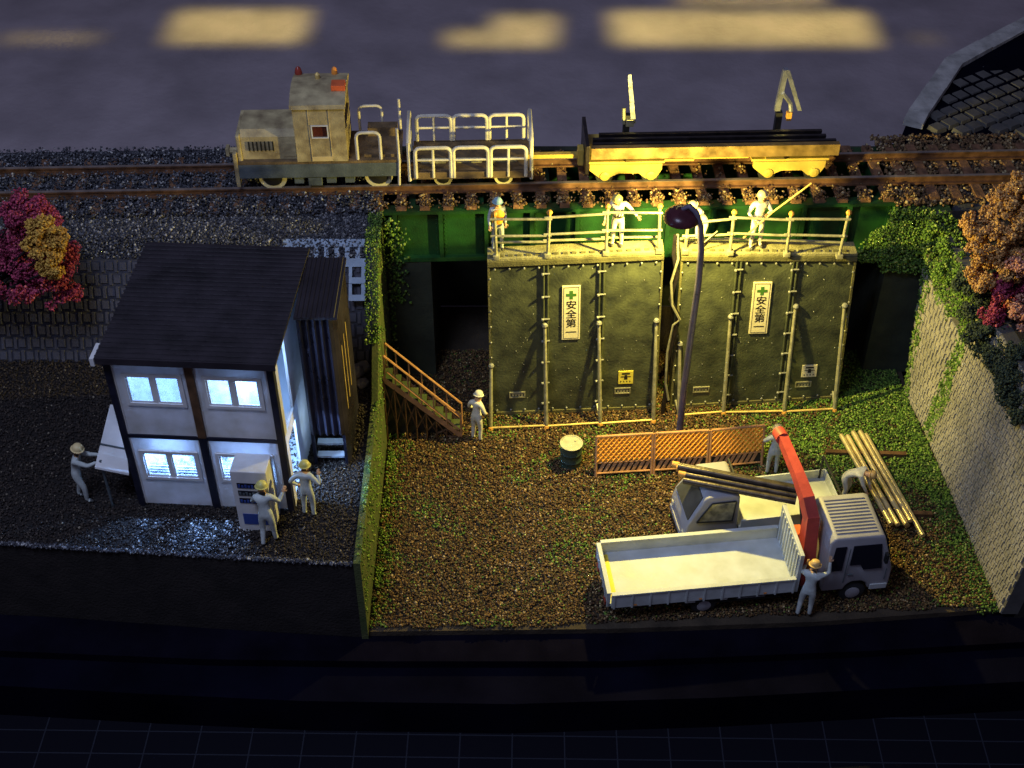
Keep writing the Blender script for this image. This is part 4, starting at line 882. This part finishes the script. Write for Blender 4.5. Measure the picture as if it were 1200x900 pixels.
corr((x1, y0), (x1, y1), 2.1, z1, 9, .07, 'tin', 'side_sheet')
corr((x1, y1), (x0, y1), 2.1, z1, 5, .05, 'tin', 'back_sheet')
for xa in (x0, x1 - .06): MB().box((xa, y0 - .02, 2.03), (xa + .06, y0 + .06, 2.92)).build('corner_post', 'black', t)
g = MB(); g.box((x0 - .02, y0 - .08, z1 + .002), (x1 + .10, y1 + .06, z1 + .05))
for k in range(9): g.path([(x0 + .03 + k * .085, y0 - .08, z1 + .055), (x0 + .03 + k * .085, y1 + .06, z1 + .055)], .018, 6)
g.build('roof', 'roof', t)
for k in range(4): MB().box((x0 + .06, y0 + .05 + k * .16, 2.20 + k * .20), (x1 - .08, y0 + .20 + k * .16, 2.25 + k * .20)).build('stair_tread', 'inner', t)
for k in range(3): MB().box((x1 + .075, y0 + .2 + k * .35, 3.4), (x1 + .085, y0 + .24 + k * .35, 5.0)).build('side_strip', 'goldy', t)  # thin yellow strips standing upright on the side sheet

# vending machine
t = thing('vending_machine', 'white vending machine with rows of dark drink slots before the office', 'vending machine', (-5.22, -6.56, 2.03), R(-4), local=True)
MB().box((0, 0, .03), (.68, .50, 1.62), ch=.02).build('cabinet', 'white', t)
for k, z in enumerate((1.20, 1.00, .80)):
    o = MB().box((.10, -.012, z), (.56, -.001, z + .13)).build('drink_row', 'window', t); g = MB()
    for q in range(7): g.box((.12 + q * .062, -.02, z + .02), (.16 + q * .062, -.013, z + .10 - .02 * (q % 2)))
    g.build('drink_can', ['blue', 'locog', 'blue'][k], o)
MB().box((.11, -.012, .22), (.58, -.001, .50)).build('lower_panel', 'blue', t); MB().box((.52, -.014, .62), (.60, -.001, .74)).build('coin_slot', 'window', t)
MB().box((.06, .03, 0), (.62, .46, .03)).build('plinth', 'dark', t)

# lattice panel, stones
t = thing('lattice_panel', 'pale blue grey lattice frame on the slope behind the stair tower', 'lattice', (-4.6, -.6, 4.0))
A, B, C, D = V((-4.95, -.62, 3.92)), V((-3.16, -.62, 3.92)), V((-3.16, -.18, 4.34)), V((-4.95, -.18, 4.34)); nz = V((0, -.7, .7)) * .06
g = MB()
def lb(u0, v0, u1, v1): g.hexa([quad_pt(A, B, C, D, *q) for q in ((u0, v0), (u1, v0), (u1, v1), (u0, v1))], [quad_pt(A, B, C, D, *q) + nz for q in ((u0, v0), (u1, v0), (u1, v1), (u0, v1))])
lb(0, 0, 1, .30); lb(0, .72, 1, 1)
for k in range(9): lb(k / 8 - .0 if k else 0, .30, min(1, k / 8 + .055), .72)
for k in range(2): lb(.80, -.6 - k * .62, 1, -.38 - k * .62); lb(.80, -.38 - k * .62, .84, .0 - k * .62); lb(.95, -.38 - k * .62, 1, -.0 - k * .62)
g.build('lattice_frame', 'lattice', t)  # bluish office light is put into the lattice colour
sl = ['largest pale rubble stone', 'flat pale rubble stone', 'small dark rubble stone', 'rounded rubble stone', 'tall rubble stone', 'low rubble stone']
for k, (x, y, r, l) in enumerate([(-3.42, -2.05, .22, 'largest pale rubble stone at the foot of the grey slope wall'), (-3.68, -2.12, .15, 'middle sized rubble stone left of the largest one'), (-3.22, -2.35, .14, 'rubble stone touching the retaining wall, nearest the camera'), (-3.90, -1.95, .11, 'smallest rubble stone, closest to the stair tower'), (-3.25, -1.85, .16, 'rubble stone at the top of the heap against the retaining wall')]):
    bm = bmesh.new(); bmesh.ops.create_icosphere(bm, subdivisions=2, radius=r)
    for v in bm.verts: v.co *= 1 + .22 * math.sin(v.co.x * 17 + k) * math.sin(v.co.y * 15 + 2 * k) + random.uniform(-.1, .1); v.co.z *= .75
    me = bpy.data.meshes.new('rubble_stone'); bm.to_mesh(me); bm.free(); me.materials.append(M['stone'])
    o = bpy.data.objects.new('rubble_stone', me); COL.objects.link(o); o.location = (x, y, 2.03 + r * .55); setp(o, l, 'stone', 'rubble stones beside the retaining wall')

# ------------------------------------------------------------------ people
def person(loc, rz, label, pose, k=.92, cloth='overall', helmet='hyel', vest=None, strap=False, feet=True):
    """pose: dict of joints in metres, x right, -y forward, z up (unscaled 1.7 m body)"""
    t = thing('person', label, 'person', loc, rz, local=True)
    J = dict(pel=(0, 0, .90), ch=(0, -.01, 1.24), nk=(0, -.02, 1.43), hd=(0, -.03, 1.55), top=(0, -.03, 1.66), shl=(.17, 0, 1.38), shr=(-.17, 0, 1.38),
             ell=(.24, .02, 1.10), elr=(-.24, .02, 1.10), hal=(.24, -.12, .88), har=(-.24, -.12, .88),
             hpl=(.09, 0, .88), hpr=(-.09, 0, .88), knl=(.11, -.03, .48), knr=(-.11, -.03, .48), anl=(.12, .02, .08), anr=(-.12, .02, .08))
    k *= .94; J.update(pose); J = {a: V(b_) * k for a, b_ in J.items()}
    for s in 'lr': J['to' + s] = J['an' + s] + V((0, -.15, -.04)) * k
    vs = []; es = []; rd = []; ix = {}
    def vert(n, p, r): ix[n] = len(vs); vs.append(tuple(p)); rd.append(r * k)
    vert('pel', J['pel'], (.135)); vert('wa', J['pel'].lerp(J['ch'], .5), .125); vert('ch', J['ch'], .15); vert('up', J['ch'].lerp(J['nk'], .65), .12); vert('nk', J['nk'], .055); vert('hd', J['hd'], .085); vert('top', J['top'], .07)
    for s in 'lr':
        vert('sh' + s, J['sh' + s], .075); vert('el' + s, J['el' + s], .052); vert('wr' + s, J['el' + s].lerp(J['ha' + s], .9), .036)
        vert('hp' + s, J['hp' + s].lerp(J['kn' + s], .12), .098); vert('kn' + s, J['kn' + s], .068); vert('an' + s, J['an' + s], .048); vert('to' + s, J['to' + s], .038)
    E_ = [('pel', 'wa'), ('wa', 'ch'), ('ch', 'up'), ('up', 'nk'), ('nk', 'hd'), ('hd', 'top')]
    for s in 'lr': E_ += [('up', 'sh' + s), ('sh' + s, 'el' + s), ('el' + s, 'wr' + s), ('pel', 'hp' + s), ('hp' + s, 'kn' + s), ('kn' + s, 'an' + s), ('an' + s, 'to' + s)]
    me = bpy.data.meshes.new('b'); me.from_pydata(vs, [(ix[a], ix[b_]) for a, b_ in E_], []); o = bpy.data.objects.new('b', me); COL.objects.link(o)
    o.modifiers.new('k', 'SKIN'); o.modifiers.new('s', 'SUBSURF').levels = 2
    for i, sv in enumerate(me.skin_vertices[0].data): sv.radius = (rd[i], rd[i] * (.78 if i in (ix['pel'], ix['wa'], ix['ch'], ix['up']) else 1)); sv.use_root = (i == 0)
    ev = bpy.data.meshes.new_from_object(o.evaluated_get(bpy.context.evaluated_depsgraph_get()))
    bv = [v.co.copy() for v in ev.vertices]; bf = [tuple(p.vertices) for p in ev.polygons]
    bpy.data.objects.remove(o); bpy.data.meshes.remove(ev); bpy.data.meshes.remove(me)
    mb = MB(); mi = []
    mb.add(bv, bf)
    for i, f in enumerate(bf):
        c = sum((bv[q] for q in f), V()) / len(f)
        m_ = 0
        if (c - J['hd']).length < .14 * k and c.z > J['nk'].z - .01 or (c - J['top']).length < .1 * k: m_ = 1
        for s in 'lr':
            if (c - J['to' + s]).length < .10 * k or (c - J['an' + s]).length < .055 * k: m_ = 2
        mb.mi[i] = m_
    # hands: palm, four bent fingers and a thumb off the side
    for s in 'lr':
        el, ha = J['el' + s], J['ha' + s]; d = (ha - el).normalized(); sd = d.cross(V((0, -1, .3))).normalized(); nn = sd.cross(d).normalized()
        w0 = el.lerp(ha, .88); mb.path([w0, w0 + d * .035 * k, w0 + d * .085 * k], [.026 * k, .038 * k, .034 * k], 8, 1)
        pb = w0 + d * .08 * k
        for q, ln in enumerate((.060, .072, .068, .052)):
            b0 = pb + sd * (q - 1.5) * .019 * k; mb.path([b0, b0 + d * ln * .55 * k, b0 + d * ln * .9 * k + nn * .022 * k], [.010 * k, .010 * k, .007 * k], 6, 1)
        b0 = w0 + d * .03 * k - sd * .03 * k; mb.path([b0, b0 + (d * .5 - sd).normalized() * .04 * k, b0 + (d * 1.2 - sd).normalized() * .065 * k], [.013 * k, .011 * k, .008 * k], 6, 1)
    # face: nose, eyes, mouth, ears on the -y side of the head
    hd = J['hd'].lerp(J['top'], .25); up = (J['top'] - J['nk']).normalized(); fw = V((0, -1, 0)); fw = (fw - up * fw.dot(up)).normalized(); rt = fw.cross(up)
    mb.path([hd + fw * .085 * k + up * .02 * k, hd + fw * .108 * k - up * .012 * k, hd + fw * .085 * k - up * .018 * k], [.008 * k, .016 * k, .012 * k], 6, 1)
    for s in (-1, 1):
        mb.ball(hd + fw * .080 * k + rt * s * .034 * k + up * .018 * k, .012 * k, 6, 3); mb.ball(hd + rt * s * .088 * k, .022 * k, 6, 1)
    mb.path([hd + fw * .083 * k - rt * .025 * k - up * .045 * k, hd + fw * .086 * k - up * .048 * k, hd + fw * .083 * k + rt * .025 * k - up * .045 * k], .007 * k, 6, 3)
    b = mb.build('body', [cloth, 'skin', 'shoe', 'eye'], t, True)
    # helmet
    hc = J['top'] + up * .005 * k; Mx = Matrix.Translation(hc) @ up.to_track_quat('Z', 'Y').to_matrix().to_4x4()
    hm = MB(Mx); hm.lathe([(.148 * k, -.035 * k), (.150 * k, -.022 * k), (.122 * k, -.015 * k), (.118 * k, .03 * k), (.095 * k, .075 * k), (.05 * k, .10 * k), (.01, .105 * k)], (0, 0, 0), 20)
    hm.build('helmet', helmet, t, True)
    if vest:
        v_ = MB(); up2 = (J['nk'] - J['pel']).normalized()
        Mv = Matrix.Translation(J['ch'] - up2 * .20 * k) @ up2.to_track_quat('Z', 'Y').to_matrix().to_4x4()
        v_ = MB(Mv @ Matrix.Diagonal((1.18, .98, 1, 1))); v_.lathe([(.135 * k, -.08 * k), (.15 * k, .0), (.168 * k, .2 * k), (.15 * k, .31 * k), (.09 * k, .37 * k)], (0, 0, 0), 18); v_.build('vest', vest, t, True)
    if strap:
        s_ = MB(); c = J['ch']; wa = J['pel'].lerp(J['ch'], .35)
        for s in (1, -1): s_.path([J['nk'] + V((s * .09, .05, -.02)) * k, c + V((s * .10, -.145, .03)) * k, wa + V((s * .05, -.15, 0)) * k], .016 * k, 5)
        s_.lathe([(.140 * k, -.02), (.145 * k, .02)], wa, 16); s_.build('harness', 'strap', t, True)
    return t
ZD = 4.56
person((-8.43, -5.74, 2.05), R(90), 'worker in grey overalls and cream helmet reaching for the awning left of the office', dict(ch=(0, -.08, 1.22), nk=(0, -.14, 1.40), hd=(0, -.18, 1.52), top=(0, -.20, 1.62), shl=(.16, -.12, 1.34), shr=(-.16, -.12, 1.34), ell=(.16, -.38, 1.27), elr=(-.16, -.38, 1.22), hal=(.10, -.62, 1.33), har=(-.08, -.60, 1.28), knl=(.10, .02, .48), knr=(-.11, -.14, .48), anl=(.1, .12, .08), anr=(-.1, -.12, .08)), helmet='hcream')
person((-4.60, -6.88, 2.05), R(176), 'worker in white overalls and yellow helmet standing at the vending machine', dict(ch=(.02, -.06, 1.23), nk=(.03, -.1, 1.41), hd=(.03, -.14, 1.53), top=(.03, -.15, 1.63), shl=(.18, -.06, 1.36), shr=(-.16, -.08, 1.36), ell=(.30, -.16, 1.12), hal=(.24, -.36, 1.12), elr=(-.28, -.18, 1.14), har=(-.36, -.34, 1.30), anl=(.12, .14, .08), knl=(.11, .0, .48), anr=(-.12, -.06, .08)), k=.93)
person((-3.93, -6.18, 2.05), R(165), 'worker in white overalls with arms on hips below the stairs', dict(ch=(0, -.04, 1.24), nk=(0, -.07, 1.42), hd=(0, -.09, 1.54), top=(0, -.1, 1.64), ell=(.36, .08, 1.14), hal=(.20, -.04, .96), elr=(-.36, .0, 1.16), har=(-.30, -.14, 1.38)), k=.86)
person((-.80, -1.96, .03), R(150), 'pale green lit worker standing at the foot of the orange stairs', dict(ch=(0, -.05, 1.24), nk=(0, -.09, 1.42), hd=(0, -.13, 1.53), top=(0, -.15, 1.63), ell=(.27, -.05, 1.12), hal=(.16, -.24, 1.0), elr=(-.27, -.02, 1.12), har=(-.2, -.2, .95)), k=.86, cloth='overall2', helmet='overall2')
person((-.30, -.83, ZD - .03), R(8), 'worker in orange vest and blue helmet at the left end of the deck', dict(ell=(.22, .02, 1.12), hal=(.2, -.14, .95)), k=.80, cloth='overall', helmet='hblue', vest='orange')
person((2.22, -.72, ZD), R(-6), 'worker in cream overalls with a dark harness and arms spread at the deck rail', dict(pel=(0, .02, .88), ch=(0, -.05, 1.2), nk=(-.03, -.08, 1.39), hd=(-.05, -.12, 1.50), top=(-.06, -.14, 1.60), ell=(.34, -.02, 1.20), hal=(.52, -.18, 1.08), elr=(-.30, .02, 1.08), har=(-.36, -.12, .84)), k=.84, cloth='overall2', strap=True)
person((3.98, -.66, ZD - .04), R(-62), 'worker behind the lamp post bending over the deck rail with an arm stretched', dict(pel=(0, .10, .86), ch=(0, -.12, 1.14), nk=(0, -.24, 1.28), hd=(0, -.32, 1.36), top=(0, -.36, 1.46), shl=(.16, -.18, 1.26), shr=(-.16, -.18, 1.26), ell=(.2, -.40, 1.18), hal=(.16, -.64, 1.26), elr=(-.2, -.36, 1.06), har=(-.16, -.52, .92), hpl=(.09, .1, .86), hpr=(-.09, .1, .86), knl=(.1, .02, .46)), k=.82, cloth='overall2', helmet='hcream')
person((5.18, -.60, ZD - .14), R(12), 'worker in cream overalls on the right panel deck holding a long pole', dict(nk=(.02, -.04, 1.43), shl=(.18, 0, 1.38), ell=(.28, -.10, 1.16), hal=(.12, -.22, 1.16), elr=(-.30, -.02, 1.14), har=(-.18, -.20, .96), anr=(-.12, .0, .08), anl=(.16, .04, .08)), k=.88, cloth='overall2', helmet='hcream')
setp(MB().path([(4.88, -.80, 4.82), (5.40, -.82, 5.48), (6.10, -.86, 6.22)], .02, 8).build('long_pole', 'goldy', None, True), 'thin tan pole held up across the track by the worker on the deck', 'pole')
setp(MB().path([(3.98, -.95, 4.75), (4.28, -.98, 5.12)], .014, 6).build('thin_rod', 'tube', None, True), 'short thin wire rod leaning at the rail right of the lamp post', 'rod')
person((5.74, -3.05, .03), R(178), 'pale green worker with both elbows out between the barrier and the small truck', dict(ell=(.32, -.06, 1.18), hal=(.16, -.26, 1.2), elr=(-.32, -.06, 1.18), har=(-.16, -.26, 1.2), ch=(0, -.05, 1.22), nk=(0, -.09, 1.40), hd=(0, -.12, 1.52), top=(0, -.14, 1.62)), k=.86, cloth='overall', helmet='hcream')
person((7.22, -3.78, .03), R(60), 'worker in cream overalls bending over the stack of golden tubes', dict(pel=(0, .10, .84), ch=(0, -.20, 1.04), nk=(0, -.37, 1.08), hd=(0, -.47, 1.10), top=(0, -.56, 1.13), shl=(.16, -.32, 1.08), shr=(-.16, -.32, 1.08), ell=(.18, -.44, .84), hal=(.14, -.54, .60), elr=(-.18, -.44, .84), har=(-.12, -.54, .60), hpl=(.09, .1, .82), hpr=(-.09, .1, .82), knl=(.1, -.05, .46), knr=(-.1, -.02, .46)), k=.90, cloth='overall2', helmet='hred')
person((5.83, -6.98, .03), R(158), 'worker in grey white overalls and tan helmet with arms raised to the red crane', dict(ch=(0, -.05, 1.25), nk=(0, -.09, 1.43), hd=(0, -.12, 1.55), top=(0, -.14, 1.65), shl=(.17, -.06, 1.38), shr=(-.17, -.06, 1.38), ell=(.26, -.18, 1.24), hal=(.20, -.34, 1.36), elr=(-.34, -.20, 1.42), har=(-.30, -.34, 1.68), anl=(.14, .12, .08), knl=(.13, .0, .48)), k=.90, cloth='overall', helmet='hred')

# ------------------------------------------------------------------ trees and bushes
def crown_pts(cs, n, rr, sub=26):
    """spongy foliage: clumps on the surface and inside the lobes, each clump a ball of grains"""
    out = []; tot = sum(c[1] ** 2 for c in cs)
    for (c, r) in cs:
        for _ in range(max(1, int(n * r * r / tot))):
            d = V((random.gauss(0, 1), random.gauss(0, 1), random.gauss(0, 1))).normalized(); p = V(c) + d * r * random.uniform(.55, 1.02); q = rr * random.uniform(.6, 1.3)
            for _ in range(sub):
                e = V((random.gauss(0, 1), random.gauss(0, 1), random.gauss(0, 1))).normalized() * q * random.uniform(.6, 1.0); out.append(tuple(p + e))
    return out
def tree(loc, label, parts, trunk_h, group=None):
    t = thing('tree', label, 'tree', loc, group=group); x, y, z = loc
    mb = MB(); mb.path([(x, y, z), (x + .05, y, z + trunk_h * .5), (x - .03, y + .05, z + trunk_h)], [.13, .09, .05], 10)
    for (cs, *_r) in parts:
        for (c, r) in cs[:6]: mb.path([(x, y, z + trunk_h * .55), V((x, y, z + trunk_h * .75)).lerp(V(c), .5), V(c)], [.05, .035, .015], 6)
    mb.build('trunk', 'bark', t, True)
    for (cs, n, rr, m) in parts: grains('crown', crown_pts(cs, int(n * 1.25), rr * 1.05, 44), .018, .040, m, t)
    return t
def W2(px, py, y):      # photo pixel -> point on the plane y (used once, to lay out clump centres at real depth)
    F_, TH, D_ = 1580., R(41.5), 32.2; c, s = math.cos(TH), math.sin(TH); a, b_ = (px - 600) / F_, (450 - py) / F_
    r = (a, c + b_ * s, -s + b_ * c); k = (y + D_ * c) / r[1]; return (r[0] * k, y, D_ * s + r[2] * k)
lob = lambda L: [(W2(px, py, y), r) for px, py, y, r in L]
tree((-11.7, -1.9, 2.03), 'crimson foliage tree with a golden patch by the left edge',
     [(lob([(8, 268, -1.9, .62), (42, 262, -1.7, .55), (15, 318, -2.1, .66), (55, 325, -2.0, .60), (72, 300, -1.8, .40), (-30, 300, -1.9, .8), (35, 295, -1.6, .6), (78, 342, -2.0, .26), (32, 245, -1.6, .35)]), 340, .13, 'crim'),
      (lob([(48, 268, -2.35, .26), (66, 276, -2.35, .22), (55, 298, -2.5, .30), (40, 285, -2.5, .2), (62, 315, -2.55, .22)]), 90, .09, 'yell')], 2.2)
tree((10.9, -2.2, 4.7), 'tall orange and crimson foliage tree at the right edge of the yard',
     [(lob([(1185, 250, -2.3, .55), (1160, 285, -2.4, .45), (1145, 262, -2.2, .30), (1210, 230, -2.2, .6), (1185, 305, -2.5, .42), (1155, 320, -2.5, .34), (1215, 290, -2.4, .6), (1190, 395, -2.9, .24), (1183, 400, -2.9, .22)]), 330, .10, 'oran'),
      (lob([(1172, 335, -2.6, .26), (1195, 345, -2.4, .34), (1165, 370, -2.7, .22), (1176, 395, -2.8, .20), (1205, 325, -2.4, .35), (1172, 400, -2.8, .14)]), 120, .10, 'crim'),
      (lob([(1196, 310, -2.8, .24), (1196, 362, -2.9, .26), (1208, 385, -2.9, .28)]), 70, .09, 'salm')], 2.6)
def bush(loc, label, L, n, m='dmoss'):
    t = thing('bush', label, 'bush', loc); MB().path([loc, V(loc) + V((0, .1, .5))], [.06, .03], 8).build('stem', 'bark', t, True)
    grains('foliage', crown_pts(lob(L), n, .12, 36), .018, .042, m, t)
bush((10.2, -2.6, 4.1), 'dark green bush spilling over the top of the block wall under the orange tree', [(1140, 330, -1.8, .34), (1150, 370, -2.2, .42), (1160, 400, -3.0, .40), (1145, 395, -2.7, .26), (1178, 425, -3.7, .40), (1192, 450, -4.3, .42), (1202, 478, -4.8, .36), (1186, 462, -4.4, .28), (1196, 425, -3.9, .4), (1160, 340, -1.6, .5), (1195, 400, -2.5, .6)], 420)
bush((9.6, -.3, 4.5), 'low bright green bush at the corner of the bridge and the block wall', [(1105, 262, -.1, .30), (1118, 285, -.4, .30), (1095, 285, -.1, .24), (1128, 310, -.8, .28), (1110, 320, -.8, .22)], 80, 'moss')

# ------------------------------------------------------------------ lights
def lamp(name, kind, loc, energy, col, **kw):
    l = bpy.data.lights.new(name, kind); l.energy = energy; l.color = col
    for a, b_ in kw.items(): setattr(l, a, b_)
    o = bpy.data.objects.new(name, l); COL.objects.link(o); o.location = loc; return o
LAMP_E = 3900
l = lamp('street_lamp_light', 'POINT', (LX, LY, LZ - .06), LAMP_E, (1, .80, .19), shadow_soft_size=.09)
l.data.use_nodes = True; nt = l.data.node_tree; fo = nt.nodes.new('ShaderNodeLightFalloff'); fo.inputs['Strength'].default_value = 1; fo.inputs['Smooth'].default_value = 3.2
nt.links.new(fo.outputs['Quadratic'], nt.nodes['Emission'].inputs['Strength'])
rb = Matrix.Translation((-7.30, -5.88, 2.03)) @ Matrix.Rotation(R(-3.4), 4, 'Z')
for u, v, z, e in ((.9, 1.0, 3.3, 120), (2.5, .5, 3.3, 100), (.85, .36, 1.76, 420), (2.3, .36, 1.76, 380)):
    lamp('office_light', 'POINT', rb @ V((u, v, z)), e, (.30, .54, 1), shadow_soft_size=.04)
lamp('stair_light', 'POINT', (-3.62, -4.66, 3.15), 10, (.5, .75, 1), shadow_soft_size=.05)
# window light of the dark room, far above and in front, and the slits of light on the table behind
a = lamp('room_window_light', 'AREA', (-8, -15, 28), 3600, (.55, .66, 1), shape='RECTANGLE', size=9, size_y=6)
a.rotation_euler = (V((0, -4, 1)) - a.location).to_track_quat('-Z', 'Y').to_euler()
def slit(x0, x1, y0, y1, e, rz=0):
    w, h = x1 - x0, y1 - y0
    a = lamp('slit_light', 'AREA', ((x0 + x1) / 2, (y0 + y1) / 2, 46), e * w * h, (1, .80, .20), shape='RECTANGLE', size=w, size_y=h); a.data.spread = R(2.2); a.rotation_euler = (0, 0, rz)
SE = 3.0
def bgp(px, py):
    g = W2(px, py, 0); F_, TH, D_ = 1580., R(41.5), 32.2; c, s = math.cos(TH), math.sin(TH); a_, b_ = (px - 600) / F_, (450 - py) / F_
    r = (a_, c + b_ * s, -s + b_ * c); k = (TZ - D_ * s) / r[2]; return r[0] * k, -D_ * c + r[1] * k
for (p0, p1, e) in (((195, 50), (362, 12), 1), ((0, 50), (118, 40), .3), ((525, 54), (648, 36), .9), ((580, 36), (650, 18), .9), ((722, 52), (1012, 14), 1.15), ((800, 5), (960, -10), .8), ((1072, 48), (1096, 42), .25)):
    x0, y0 = bgp(*p0); x1, y1 = bgp(*p1); slit(x0, x1, y0, y1, SE * e)
w = bpy.data.worlds.new('World'); S.world = w; w.use_nodes = True
bg = w.node_tree.nodes['Background']; bg.inputs[0].default_value = (.52, .50, .80, 1); bg.inputs[1].default_value = .12

# ------------------------------------------------------------------ camera
cam = bpy.data.cameras.new('camera'); co = bpy.data.objects.new('camera', cam); COL.objects.link(co); S.camera = co
D_, TH = 32.2, R(41.5); co.location = (0, -D_ * math.cos(TH), D_ * math.sin(TH)); co.rotation_euler = (PI / 2 - TH, 0, 0)
cam.sensor_width = 36; cam.lens = 36 * 1580 / 1200; cam.clip_end = 500
S.view_settings.view_transform = 'Standard'; S.view_settings.look = 'None'; S.view_settings.exposure = 0
S.render.engine = 'CYCLES'; S.cycles.use_denoising = True
